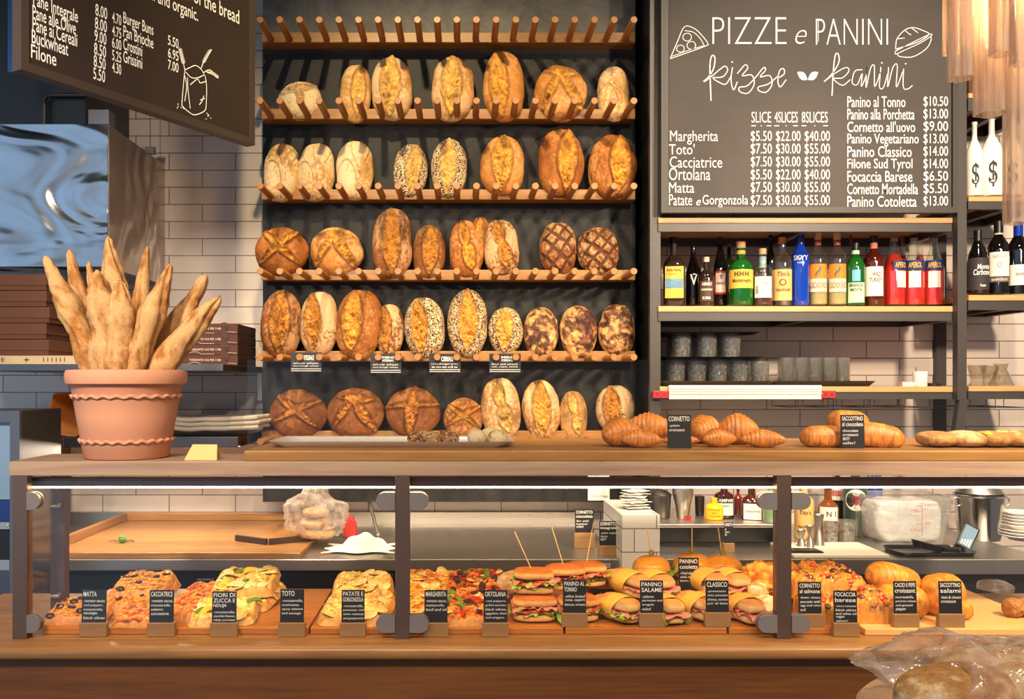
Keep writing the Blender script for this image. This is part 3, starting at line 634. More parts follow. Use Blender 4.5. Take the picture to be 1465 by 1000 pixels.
for s_ in (-1, 1):  # the little heart of two leaves
    c = P(930+727/3.226, 371/3.226, YM); pts = [(c.x, c.z)] + [(c.x + s_*(.001+.040*t - .006*q*math.sin(PI*t)), c.z + .002 + .030*t + .013*math.sin(PI*t)*q) for q, ts in ((1, np.linspace(0,1,6)), (-1, np.linspace(1,0,6))) for t in ts]
    SD['heart_drawing'].add([(x, yt, z) for x, z in pts], [tuple(range(len(pts)))])
for k_, b_ in SD.items(): obj(k_.split('#')[0], b_, CHALK, mb)

# ---- bottles
PROF = {'wine': [(.9,0),(1,.015),(1,.60),(.94,.66),(.70,.73),(.42,.80),(.34,.86),(.33,.96),(.37,.965),(.37,1)],
 'liq': [(.92,0),(1,.02),(1,.62),(.92,.69),(.6,.745),(.38,.78),(.34,.84),(.33,.985),(.33,1)],
 'stub': [(.92,0),(1,.03),(1,.55),(.9,.64),(.6,.70),(.36,.74),(.34,.99),(.34,1)],
 'slope': [(.92,0),(1,.02),(1,.50),(.9,.58),(.55,.74),(.36,.84),(.33,.99),(.33,1)],
 'skinny': [(.92,0),(1,.02),(1,.68),(.85,.76),(.5,.82),(.42,.86),(.42,1)],
 'milk': [(.9,0),(1,.02),(1,.55),(.9,.62),(.55,.71),(.34,.76),(.30,.80),(.28,.96),(.34,.97),(.34,1)]}
CLEARG = glass('clear_glass', (246, 249, 246), 1.9, haze=.02); DARKG = plain('dark_glass', (14, 11, 11), 0.06, var=.02, coat=.5)
GREENG = plain('green_glass', (12, 84, 26), 0.05, var=.1, coat=.6); BLUEG = plain('blue_glass', (8, 56, 168), 0.06, var=.1, coat=.6)
WHITEG = plain('white_bottle', (236, 230, 220), 0.35, var=.02); LABW = plain('label_white', (232, 222, 208), .6, var=.05); LABT = plain('label_tan', (222, 176, 108), .6, var=.05)
INK = plain('ink', (30, 24, 22), .6); INKW = plain('ink_white', (236, 232, 224), .6); INKR = plain('ink_red', (176, 36, 30), .6)
RED = plain('red_aperitif', (206, 26, 12), .12, var=.1, coat=.7); CORK = plain('cork', (206, 160, 106), .7, var=.1)
ORANGE = plain('label_orange', (236, 128, 28), .6); YELL = plain('label_yellow', (228, 180, 70), .6); NAVY = plain('label_navy', (26, 40, 92), .6)
def curved(b, fn, r, *args, **k):
    """wrap what fn adds (local x,z) around a bottle of radius r"""
    q = B(); fn(q, *args, **k)
    for arr in q.v:
        x = arr[:, 0].copy(); off = -arr[:, 1]; rr = r + off; arr[:, 0] = rr*np.sin(x/r); arr[:, 1] = -rr*np.cos(x/r)
    q_f, n0 = q.f, b.n
    b.v += q.v; b.f += [tuple(i+n0 for i in f) for f in q_f]; b.n += q.n; b.c += q.c; b.s += q.s
def patch(b, x0, x1, z0, z1, off=.0006):
    g = np.stack(np.meshgrid(np.linspace(z0, z1, 2), np.linspace(x0, x1, 15), indexing='ij'), -1)
    X = np.stack([g[..., 1], np.full(g.shape[:2], -off), g[..., 0]], -1); b.grid(X)
def bottle(x0, x1, top, bot, Y, prof, gm, lab, name='bottle', liquid=None, fill=.55, cap=None, capfrac=.06, labels=(), words=(), square=False, group='liquor bottles on the wall shelf', cat='bottle', collar=None):
    a, b = P(x0, bot, Y), P(x1, top, Y); R, H = (b.x-a.x)/2, b.z-a.z
    t = thing(name, lab, cat, ((a.x+b.x)/2, Y, a.z), -math.atan2((a.x+b.x)/2, Y)*.8, group=group)
    fn = (lambda g, z: (1 / (abs(math.cos(g))**5 + abs(math.sin(g))**5)**.2) if z < .62*H else 1) if square else None
    obj('glass_body', B().lathe([(r*R, z*H) for r, z in PROF[prof]], 36, fn=fn), gm, t, smooth=True)
    if liquid:
        pr_ = [(r*R*.94, max(z*H, .004)) for r, z in PROF[prof] if z < fill] + [(R*.94 if fill < .6 else R*.4, fill*H)]
        obj('liquid', B().lathe(pr_, 28), liquid, t, smooth=True)
    if cap:
        rc = PROF[prof][-1][0]*R*1.12; obj('cap', B().lathe([(rc, H*(1-capfrac)), (rc, H*1.0), (rc*.9, H*1.004)], 20), cap, t, smooth=True)
    if collar: rc = PROF[prof][-1][0]*R*1.08; obj('collar', B().lathe([(rc, H*collar[0]), (rc, H*collar[1])], 20), collar[2], t, smooth=True)
    for (u0, u1, v0, v1, m, *sq) in labels:
        q = B(); rr = R*1.005 if not square else R*1.0
        if square: q.box(u0*R, u1*R, -rr-.0012, -rr+.004, v0*H, v1*H)
        else: curved(q, patch, rr, u0*R, u1*R, v0*H, v1*H)
        obj('label', q, m, t, smooth=not square)
    for (s_, u0, u1, v0, v1, m, *sl) in words:
        q = B(); rr = R*1.005
        if square: write(q, s_, u0*R, v0*H, u1*R, v1*H, -R-.0022, bold=.01)
        else: curved(q, write, rr, s_, u0*R, v0*H, u1*R, v1*H, -.0014, bold=.012, slant=sl[0] if sl else 0)
        obj('lettering', q, m, t)
    return t
LB = 437.5
bottle(949, 979, 340, LB, 3.60, 'stub', plain('smoked_glass', (46, 34, 28), .06, coat=.5), 'square dark bottle with yellow and blue seaside label, at the left end', square=True, cap=BLACK, capfrac=.09,
       labels=((-.85,.85,.1,.56,YELL), (-.83,.83,.24,.38,plain('label_sky', (120,176,208), .6))), words=(('Badia Roma', -.7,.6,.49,.53,INK), ('L i t o r a l e', -.7,.1,.44,.465,INK)))
bottle(981, 1003, 353, LB, 3.64, 'slope', DARKG, 'black bottle with a white letter V below its clear neck', cap=CLEARG, capfrac=.1, words=(('V', -.45,.45,.34,.52,INKW),))
bottle(999, 1022, 368, LB, 3.56, 'stub', plain('brown_glass', (38, 24, 18), .07, coat=.5), 'short brown bottle with cream printing and a pale stopper', cap=plain('stopper_cream', (222,190,160), .6), capfrac=.1, labels=((-.95,.95,.08,.5,plain('label_brown', (70,50,38), .6)),),
       words=(('AMARO', -.6,.6,.4,.47,LABW), ('FORMIDABILE', -.7,.7,.30,.34,LABW), ('ROMA', -.5,.5,.12,.18,LABW)))
bottle(1020, 1041, 340, LB, 3.66, 'slope', DARKG, 'dark bottle with an oval white label edged in red', capfrac=.1, cap=BLACK, labels=((-.8,.8,.16,.5,INKR), (-.66,.66,.19,.47,LABW)), words=(('FERRARI', -.55,.55,.30,.34,INK), ('9', -.15,.15,.38,.45,INK)))
bottle(1035, 1051, 349, LB, 3.74, 'liq', plain('deep_green_glass', (16,40,20), .07, coat=.5), 'deep green bottle standing half behind the green one', cap=plain('old_gold', (150,110,50), .4, .5), capfrac=.05)
bottle(1043, 1077, 346, LB, 3.58, 'stub', GREENG, 'bright green bottle with a wide yellow label', cap=CORK, capfrac=.10, collar=(.80,.86,YELL), labels=((-1.25,1.25,.26,.55,YELL),), words=(('Montenegro', -.75,.8,.33,.41,INK), ('MMM', -.6,.6,.44,.52,plain('ink_dull', (110,86,40), .6))))
bottle(1077, 1105, 356, LB, 3.57, 'stub', CLEARG, 'clear bottle with big white label and pale blue neck band', liquid=plain('amber_liquor', (70,34,22), .1), fill=.5, cap=plain('cap_sand', (214,170,120), .5), capfrac=.10, collar=(.66,.86,plain('band_blue', (150,176,178), .6)),
       labels=((-.9,.95,.13,.5,LABW),), words=(('&', -.75,-.4,.2,.34,plain('ink_green', (110,110,50), .6)), ('Sage', -.1,.5,.34,.42,plain('ink_grey', (140,120,110), .6))))
bottle(1096, 1109, 335, LB, 3.74, 'wine', DARKG, 'tall black bottle hidden behind the white-labelled one', cap=BLACK)
bottle(1105, 1133, 340, LB, 3.59, 'liq', CLEARG, 'clear bottle with a tan label and orange cap', cap=plain('cap_orange', (220,110,50), .4), capfrac=.08, labels=((-1.1,1.1,.07,.52,LABT),), words=(("Tito's", -.6,.6,.42,.49,INK,.2), ('Handmade', -.7,.7,.2,.25,INK,.2), ('O', -.35,.35,.28,.38,plain('ink_brown', (120,60,30), .6))))
bottle(1133, 1157, 336, LB, 3.58, 'skinny', BLUEG, 'slim cobalt blue vodka bottle with white capitals', cap=plain('cap_blue', (20,40,120), .3), capfrac=.14, words=(('SKYY', -.85,.85,.63,.70,INKW), ('VODKA', -.4,.4,.585,.605,INKW)))
LABC = plain('label_cream', (226,206,176), .6)
for k, (x0, x1, lb) in enumerate(((1157, 1183, 'clear tequila bottle with orange stag label, next to the blue bottle'), (1184, 1211, 'clear tequila bottle with orange stag label, next to the green mint bottle'))):
    t = bottle(x0, x1, 333, LB, 3.59 , 'liq', CLEARG, lb, liquid=plain('pale_tequila', (176,160,110), .1) if k == 0 else _m['pale_tequila'], fill=.28, cap=CORK, capfrac=.10, collar=(.83,.88,plain('neck_red', (190,90,60), .5)), labels=((-.95,.95,.36,.56,ORANGE), (-.95,.95,.18,.36,LABC)), words=(('CAZADORES', -.85,.85,.23,.31,plain('ink_tan', (140,110,80), .6)),))
    H = P(0, 333, 3.59).z - P(0, LB, 3.59).z; R = sx((x1-x0)/2, 3.59); g = B()   # a leaping stag
    curved(g, lambda q: (q.ribbon([(-.3*R,.40*H),(-.12*R,.45*H),(.12*R,.47*H),(.22*R,.52*H)], .008, -.0012), q.ribbon([(-.28*R,.38*H),(-.2*R,.44*H)], .003, -.0012), q.ribbon([(.05*R,.39*H),(.1*R,.46*H)], .003, -.0012), q.ribbon([(.2*R,.52*H),(.1*R,.55*H)], .002, -.0012)), R*1.005)
    obj('stag_print', g, plain('stag_grey', (90,90,84), .6), t)
bottle(1212, 1223, 333, LB, 3.75, 'liq', CLEARG, 'clear bottle with red cap half behind the mint bottle', cap=INKR, capfrac=.14)
bottle(1211, 1237, 348, LB, 3.57, 'wine', GREENG, 'green mint liqueur bottle with pale green label and blue disc', cap=BLACK, capfrac=.10, collar=(.82,.88,LABW), labels=((-.9,.95,.04,.36,plain('label_mint', (176,206,166), .6)), (-.42,.42,.38,.56,plain('label_disc', (110,176,206), .6))), words=(('BRANCA', -.7,.7,.29,.34,INK), ('MENTA', -.6,.6,.22,.27,INK)))
bottle(1236, 1264, 338, LB, 3.58, 'liq', plain('bourbon', (70,20,12), .08, coat=.6), 'dark red-brown bourbon bottle with a large white label', cap=BLACK, capfrac=.10, collar=(.74,.9,plain('tax_strip', (214,120,100), .6)), labels=((-.9,.95,.13,.55,LABW),), words=(('WILD', -.2,.6,.41,.47,INK), ('TURKEY', -.45,.75,.33,.39,INK)))
for k, (x0, x1, lb) in enumerate(((1264, 1294, 'red-orange aperitif bottle turned with its label to the right'), (1293, 1322, 'red-orange aperitif bottle second from the right end of the shelf'), (1321, 1350, 'red-orange aperitif bottle at the right end of the shelf'))):
    sh_ = .75 if k == 0 else 0
    t = bottle(x0, x1, 341, LB, 3.60, 'slope', CLEARG, lb, liquid=RED, fill=(.76, .5, .54)[k], cap=plain('cap_clear', (150,110,100), .3) if k == 0 else _m['cap_clear'], capfrac=.05,
           labels=((-.55+sh_, .55+sh_, .26, .50, LABW), (-.9+sh_, .95+sh_, .52, .66, NAVY)), words=(('APEROL', -.58+sh_*.8, .66+sh_*.8, .55, .63, YELL),))
# bottles standing behind, by the wall
bottle(1282, 1300, 338, LB, 3.77, 'slope', CLEARG, 'red aperitif bottle at the back, between two in front', liquid=RED, fill=.72, cap=plain('cap_wood', (130,90,50), .5), capfrac=.12)
bottle(1308, 1324, 336, LB, 3.77, 'slope', CLEARG, 'red aperitif bottle at the back near the shelf end', liquid=RED, fill=.72, cap=_m['cap_wood'], capfrac=.12)
# white dollar bottles and wines on the right bay
for x0, x1, tp, lb in ((1383, 1405, 175, 'white bottle with a black dollar sign, nearest the iron post'), (1405, 1432, 168, 'taller white bottle with a black dollar sign, middle of three'), (1433, 1461, 172, 'white bottle mostly hidden behind the hanging glass tubes')):
    bottle(x0, x1, tp, 281, 3.56, 'milk', WHITEG, lb, group='white dollar-sign bottles', words=(('$', -.35, .45, .10, .43, INK),))
t = bottle(1384, 1414, 330, 421.5, 3.58, 'slope', DARKG, 'broad-shouldered dark wine bottle with white handwriting', group='wine bottles on the short shelf', cap=BLACK, capfrac=.18, collar=(.72,.78,LABW), labels=((-1.1,1.1,.06,.56,plain('label_char', (44,40,40), .7)),), words=(('Monte', -.15,.95,.38,.46,INKW,.1), ('Carbone', -.5,.98,.29,.38,INKW,.1), ('Rosso', .1,.6,.11,.15,INKW)))
bottle(1414, 1443, 317, 421.5, 3.58, 'wine', DARKG, 'dark wine bottle with a cream label and small red sun', group='wine bottles on the short shelf', cap=BLACK, capfrac=.16, collar=(.80,.86,LABC), labels=((-.95,.95,.24,.57,LABW), (-.95,.95,.16,.235,plain('label_olive', (96,86,70), .6))),
       words=(('GARGIOLA', -.6,.6,.49,.53,plain('ink_rose', (180,140,120), .6)), ('O', -.2,.2,.36,.43,plain('ink_orange', (206,120,70), .6)), ('BAROLO', -.7,.7,.18,.21,LABW)))
bottle(1442, 1472, 318, 421.5, 3.58, 'wine', DARKG, 'dark wine bottle with blue capsule at the picture edge', group='wine bottles on the short shelf', cap=BLUEG, capfrac=.20, labels=((-1.0,1.0,.12,.4,LABW),), words=(('BARBERA', -.3,.9,.25,.29,plain('ink_slate', (90,86,90), .6)),))

# ---- trays and glasses on the lower shelf
CUT = glass('cut_glass', (232, 232, 228), 3.0, haze=.14, wave=.6, wscale=90, hazecol=(250, 246, 240))
TRAYB = plain('tray_black', (20, 20, 22), .25, var=.05)
ZS = P(0, 553, YS).z
def tray(lab, x0, x1, z, Y, dep, h=.022, m=TRAYB, group='black serving trays', name='serving_tray', fl=.9):
    a, b = P(x0, 0, Y).x, P(x1, 0, Y).x; W = (b-a)/2; D = dep/2; t = B()
    rings(t, [(W*fl, D*.86, .03, 0), (W*.97, D*.97, .035, h*.7), (W, D, .035, h), (W*.985, D*.97, .033, h), (W*.95, D*.94, .03, h*.65), (W*.88, D*.84, .028, .003)])
    return tag(obj(name, t, m, smooth=True, ang=50, loc=((a+b)/2, Y + D, z)), lab, 'tray', group)
def tumbler(R, H, seg=40, flare=.86, wall=.0025):
    fl = lambda g, z: 1 + .012 * math.cos(10 * g)
    return B().lathe([(R*flare*.94, 0), (R*flare, .003), (R, H), (R-wall, H), (R*flare-wall, .012), (R*.3, .011)], seg, fn=fl)
z1 = ZS + .0005; tray('large black tray under the lower tier of cut-glass tumblers', 945, 1112, z1, 3.46, .34)
tray('large black tray under the highball glasses', 1110, 1258, z1, 3.50, .30)
hw = sx(13.5, 3.56); g0 = None; zt = z1 + .0035; Hg = P(0, 517, 3.56).z - P(0, 547, 3.56).z + .012
tl = thing('tumbler', 'cut-glass tumbler in the lower tier, between the two black trays', 'glass', (P(967, 0, 3.56).x, 3.56, zt), group='cut-glass tumblers in the lower tier')
obj('glass_wall', tumbler(hw, Hg), CUT, tl, smooth=True)
for k, x in enumerate((997, 1027, 1057, 1087)): dup(tl, (P(x, 0, 3.56).x, 3.56, zt))
for k, x in enumerate((962, 993, 1022, 1052, 1082)): dup(tl, (P(x, 0, 3.66).x, 3.68, zt))
z2 = zt + Hg + .001; tray('black tray standing on the lower tier of tumblers', 943, 1098, z2, 3.47, .32, h=.016)
tu = None
for k, x in enumerate((975, 1012, 1046)): tu = dup(tl, (P(x, 0, 3.56).x, 3.56, z2 + .0035), label='cut-glass tumbler in the upper tier, under the topmost black tray', group='cut-glass tumblers in the upper tier')
for k, x in enumerate((968, 1004, 1040)): dup(tu, (P(x, 0, 3.67).x, 3.68, z2 + .0035))
z3 = z2 + .0035 + Hg + .001; tray('topmost black tray, resting on the upper tier of tumblers', 941, 1093, z3, 3.48, .30, h=.014)
HI = glass('highball_glass', (240, 240, 236), 2.8, haze=.10, wave=.6, wscale=60, wstretch=(3, 3, .3), hazecol=(236, 228, 214))
hg = thing('highball_glass', 'ribbed highball glass standing on the right-hand black tray', 'glass', (P(1126, 0, 3.58).x, 3.58, zt), group='highball glasses on the black tray')
Hh = P(0, 510, 3.58).z - P(0, 547, 3.58).z + .008; obj('glass_wall', B().lathe([(.024, 0), (.026, .004), (.028, Hh), (.0262, Hh), (.0235, .015), (.006, .014)], 36, fn=lambda g, z: 1 + .02*math.cos(12*g)), HI, hg, smooth=True)
for k, (x, Y) in enumerate(((1146, 3.58), (1166, 3.58), (1186, 3.58), (1206, 3.58), (1122, 3.69), (1143, 3.69), (1163, 3.69), (1183, 3.69), (1204, 3.69))): dup(hg, (P(x, 0, Y).x, Y, zt))
# small things at the right end of the shelf
ct = thing('white_cup', 'small white cup with a stirrer in it on the lower shelf', 'cup', (P(1316.5, 0, 3.52).x, 3.52, ZS)); obj('cup_wall', B().lathe([(.024, 0), (.026, .003), (.028, .06), (.0255, .06), (.0235, .006), (.003, .005)], 28), WHITEC, ct, smooth=True)
obj('stirrer', B().tube([(.0, .01, .008), (-.012, .012, .078)], .0016, 8), BLACK, ct)
tag(obj('small_dish', rings(B(), [(.024, .018, .004, 0), (.027, .02, .004, .018), (.025, .018, .004, .018), (.022, .016, .003, .003)]), plain('dish_white', (206, 204, 204), .3), loc=(P(1297, 0, 3.53).x, 3.53, ZS)), 'small pale square dish to the left of the white cup', 'dish')
tag(obj('coaster', B().lathe([(.028, 0), (.03, .004), (.03, .012), (.02, .014)], 24), BLACK, smooth=True, loc=(P(1334, 0, 3.56).x, 3.56, ZS)), 'low black round coaster to the right of the white cup', 'coaster')
DEC = glass('decanter_glass', (242, 238, 230), 1.8, haze=.08, wave=.4, wscale=40, hazecol=(236, 226, 210))
dc = thing('glass_goblet', 'faceted glass goblet on the short shelf beside the iron post', 'glass', (P(1398, 0, 3.54).x, 3.54, P(0, 552.5, YS).z)); obj('glass_wall', B().lathe([(.028, 0), (.03, .004), (.024, .02), (.03, .05), (.036, .085), (.034, .085), (.02, .03)], 10), DEC, dc)
dc = thing('glass_decanter', 'small conical glass decanter with a waisted neck', 'decanter', (P(1432, 0, 3.54).x, 3.54, P(0, 552.5, YS).z)); obj('glass_wall', B().lathe([(.046, 0), (.049, .004), (.026, .058), (.02, .068), (.028, .09), (.0255, .09), (.018, .068), (.024, .056), (.044, .006)], 32), DEC, dc, smooth=True)
dc = thing('glass_goblet', 'glass goblet half hidden behind the conical decanter', 'glass', (P(1416, 0, 3.66).x, 3.66, P(0, 552.5, YS).z)); obj('glass_wall', B().lathe([(.028, 0), (.03, .004), (.024, .02), (.03, .05), (.036, .085), (.034, .085), (.02, .03)], 10), DEC, dc)
# order rail on the shelf front
q0, q1 = P(957, 571, 3.44), P(1175, 551, 3.44)
orr = thing('order_rail', 'white aluminium order rail with red end caps fixed to the shelf front', 'order rail', (0, 0, 0)); ALU = plain('alu_white', (226, 222, 216), .35, .2, var=.03)
b = B().box(q0.x, q1.x, 3.436, 3.4495, q0.z, q1.z); hh = q1.z - q0.z
for k in (.42, .62, .8): b.box(q0.x, q1.x, 3.4325, 3.436, q0.z + hh*(k-.05), q0.z + hh*(k+.03))
obj('rail', b, ALU, orr); REDC = plain('red_plastic', (150, 24, 32), .35)
for x0, x1 in ((934, 957), (1175, 1196)):
    a, b = P(x0, 570, 3.435), P(x1, 559, 3.435); e = obj('end_cap', B().box(a.x, b.x, 3.435, 3.4495, a.z, b.z, r=.002), REDC, orr)
    for k in (.27, .73): d = B(); cx = a.x + (b.x-a.x)*k; d.lathe([(.011, 0), (.013, .001), (.011, .002)], 24); 
    e2 = B()
    for k in (.27, .73):
        cx = a.x + (b.x-a.x)*k; e2.ribbon([(cx+.011*math.cos(g), (a.z+b.z)/2+.011*math.sin(g)) for g in np.linspace(0, TAU, 16)], .002, 3.4340)
    obj('ring_print', e2, plain('red_light', (214, 70, 76), .4) if 'red_light' not in _m else _m['red_light'], e)
# wire glass racks under the shelf
def rack(x0, x1, lab, Y=3.5):
    z = P(0, 571, YS).z; zb = P(0, 583, Y).z; w = B(); xs = [P(x, 0, Y).x for x in (x0, x1)]
    for yy in (Y, Y+.26): w.tube([(xs[0], yy, z), (xs[0], yy, zb), (xs[1], yy, zb), (xs[1], yy, z)], .0018, 6)
    for x in xs: w.tube([(x, Y, zb), (x, Y+.26, zb)], .0018, 6)
    tag(obj('stemware_rack', w, IRON), lab, 'rack', 'wire racks under the shelf')
for x0, x1, lb in ((1138, 1177, 'wire rack under the right end of the order rail'), (1185, 1236, 'wire rack under the shelf, right after the order rail'), (1245, 1285, 'wire rack under the shelf below the white cup'), (1295, 1330, 'wire rack under the shelf before the short rear post'), (1388, 1424, 'wire rack under the short shelf beside the iron post'), (1436, 1466, 'wire rack at the right picture edge under the short shelf')): rack(x0, x1, lb)

# ---- hanging lamp of ribbed glass tubes
TUBE = glass('tube_glass', (250, 240, 228), 1.3, haze=.30, wave=.8, wscale=30, wstretch=(4, 4, .10), hazecol=(255, 240, 222))
YL = 1.6
la = thing('glass_tube_lamp', 'hanging lamp of long ribbed glass tubes around a bright bulb', 'lamp', P(1432, -60, YL + .05))
o = Vector(la.location)
obj('ceiling_plate', B().lathe([(.16, 0), (.17, .004), (.17, .02), (.03, .025), (.012, .03), (.012, 3.95 - o.z)], 40), plain('lamp_brass', (150, 120, 80), .3, .8), la, smooth=True)
for k, (x0, x1, yb, dy) in enumerate(((1350, 1372, 78, .06), (1357, 1393, 113, -.02), (1396, 1441, 163, .0), (1417, 1452, 78, -.08), (1416, 1447, 155, .09), (1438, 1476, 320, -.02), (1447, 1480, 92, -.11), (1448, 1484, 148, .05), (1378, 1412, 62, .08))):
    Y = YL + dy; a, b = P(x0, yb, Y), P(x1, yb, Y); R = (b.x-a.x)/2; H = o.z - a.z
    tb = B(); fn = lambda g, z: 1 + .10 * math.cos(5 * g) + .02 * math.cos(15 * g)
    tb.lathe([(R*.93, 0), (R*.93, H), (R*.86, H), (R*.86, 0), (R*.93, 0)], 60, c=((a.x+b.x)/2 - o.x, Y - o.y, a.z - o.z), cap=False, fn=fn)
    obj('glass_tube', tb, TUBE, la, smooth=True)
bl = obj('bulb', B().lathe([(.004, -.05), (.03, -.04), (.042, -.01), (.036, .02), (.018, .045), (.016, .09)], 28, c=(P(1448, 25, 1.66).x - o.x, .03, P(0, 30, 1.66).z - o.z)), emit('bulb_light', (1.0, .88, .72), 6), la, smooth=True)

pl_ = bpy.data.lights.new('bulb_glow', 'POINT'); pl_.energy = 8; pl_.color = (1.0, .80, .56); pl_.shadow_soft_size = .05
po = bpy.data.objects.new('bulb_glow', pl_); C.objects.link(po); po.location = (P(1452, 25, 1.66).x, 1.62, P(0, -10, 1.6).z)
# ------------------------------------------------------------------ glass display counter
ZL, YF = .855, 2.18
CE = 1.75
case = thing('display_counter', 'long oak and glass bakery counter with bronze posts and a light strip', 'display counter', (0, 0, 0))
obj('ledge', B().box(-1.40, CE, 2.115, 2.665, .821, ZL, r=.0135, seg=4), COUNTER, case, smooth=True, ang=50)
obj('front_panel', B().box(-1.40, CE, 2.145, 2.17, 0, .8205), PANELW, case)
obj('back_panel', B().box(-1.40, CE, 2.62, 2.64, 0, .8205), PANELW, case)
for lab_, x in (('end_panel', -1.40), ('end_panel', CE - .02)): obj('end_panel', B().box(x, x + .02, 2.1705, 2.6195, 0, .8205), PANELW, case)
xl = P(13, 0, YF).x
obj('counter_top', B().box(xl, CE, YF, 2.41, 1.2635, 1.299, r=.0015), PALEOAK, case)
for x0, x1 in ((17, 38), (565, 586), (1112, 1133)):
    a, b = P(x0, 0, YF).x, P(x1, 0, YF).x
    o = obj('post', B().box(a, b, YF + .002, YF + .032, ZL, 1.2635, r=.001), BRONZE, case)
    for py in (717, 893):
        for sgn, xe in ((-1, a), (1, b)):
            if x0 == 17 and sgn < 0: continue
            z = P(0, py, YF).z; k = B(); r = .0215; xc = xe + sgn * (.026 if x0 != 17 else .012)
            poly = [(xe, z - r)] + [(xc + sgn * r * math.sin(g), z - r * math.cos(g)) for g in np.linspace(0, PI, 14)] + [(xe, z + r)]
            k.prism(poly, YF - .001, YF + .009); k.prism(poly, YF + .0165, YF + .024)
            obj('glass_clamp', k, GREYPL, o, smooth=False)
for x0, x1 in ((42, 562), (589, 1109), (1136, 1560)):
    a, b = P(x0, 0, YF + .012), P(x1, 0, YF + .012); obj('glass_pane', B().box(a.x, b.x, YF + .010, YF + .0155, ZL + .004, P(0, 689, YF).z), PANE, case)
# side glass at the left end with its rear post and bolts
sp = obj('side_pane', B().box(xl + .028, xl + .034, YF + .034, 2.372, ZL + .002, 1.25), PANE, case)
rp = obj('post', B().box(xl + .012, xl + .050, 2.374, 2.404, ZL, 1.2635), BRONZE, case)
for py in (724, 853):
    for Y in (2.352,): obj('bolt', B().tube([(xl + .026, Y, P(0, py, Y).z), (xl + .045, Y, P(0, py, Y).z)], [.007, .006], 14), STEEL, sp, smooth=True)
    z = P(0, py, 2.36).z; obj('bolt', B().lathe([(.007, 0), (.006, .004), (.002, .005)], 14, c=(0, 0, 0)).mesh('bolt', True), STEEL, rp, loc=(xl + .036, 2.3735, z)).rotation_euler = (PI / 2, 0, 0)
zb = P(0, 683, 2.235).z; zc = P(0, 694.5, 2.235).z
bar = obj('light_bar', B().box(P(44, 0, 2.235).x, CE - .01, 2.218, 2.25, zc, zb), BRONZE, case)
obj('light_strip', B().box(P(50, 0, 2.235).x, CE - .02, 2.222, 2.246, zc - .0055, zc - .0002), emit('light_strip', (1.0, .62, .28), 25), bar)
for x in (-1.12, -.145, .815, CE - .03): obj('bar_bracket', B().box(x, x + .012, 2.226, 2.244, zb, 1.2635), BRONZE, bar)
xb = P(349, 0, YF).x
top = tag(obj('top_shelf', B().box(xb, CE, YF, 2.66, 1.2995, 1.3255, r=.002), OAK), 'long oak shelf board lying on the glass counter, carrying croissants', 'shelf board')
zg = P(0, 515, 2.21).z
tag(obj('sneeze_guard', B().box(xb + .002, CE, 2.206, 2.212, 1.3257, zg), PANE), 'clear glass screen standing along the oak shelf board', 'glass screen')
# terracotta pot
TERRA = plain('terracotta', (204, 142, 110), .8, var=.10, scale=14, bump=.15)
PC = P(182, 0, 2.298); zt = 1.299
pot = thing('terracotta_pot', 'terracotta flower pot with wavy bands, standing at the left of the counter top', 'pot', (PC.x, 2.298, zt))
hgt = P(0, 529, 2.24).z - zt; S_ = hgt / .225
b = B().lathe([(.098, 0), (.104, .004), (.122, .11), (.134, .185), (.136, .187), (.146, .19), (.1485, .20), (.1485, .216), (.145, .224), (.136, .225), (.130, .222), (.116, .09), (.09, .02), (.0, .02)], 72)
for a in b.v: a *= S_
obj('pot_body', b, TERRA, pot, smooth=True, ang=55)
for zz_, rr_ in ((.046, .1125), (.158, .1315)):
    q = B(); n = 160; v = []
    for i in range(n):
        g = TAU * i / n; w_ = math.sin(g * 26)
        for j in range(8):
            h = TAU * j / 8; v.append(((rr_ + .0005 + (.0045 + .0012*w_) * math.cos(h)) * math.cos(g), (rr_ + (.0045 + .0012*w_) * math.cos(h)) * math.sin(g), zz_ + .0022 * w_ + .0045 * math.sin(h)))
    q.add(np.array(v) * S_, [(i*8+j, ((i+1) % n)*8+j, ((i+1) % n)*8+(j+1) % 8, i*8+(j+1) % 8) for i in range(n) for j in range(8)]); obj('wavy_band', q, TERRA, pot, smooth=True)
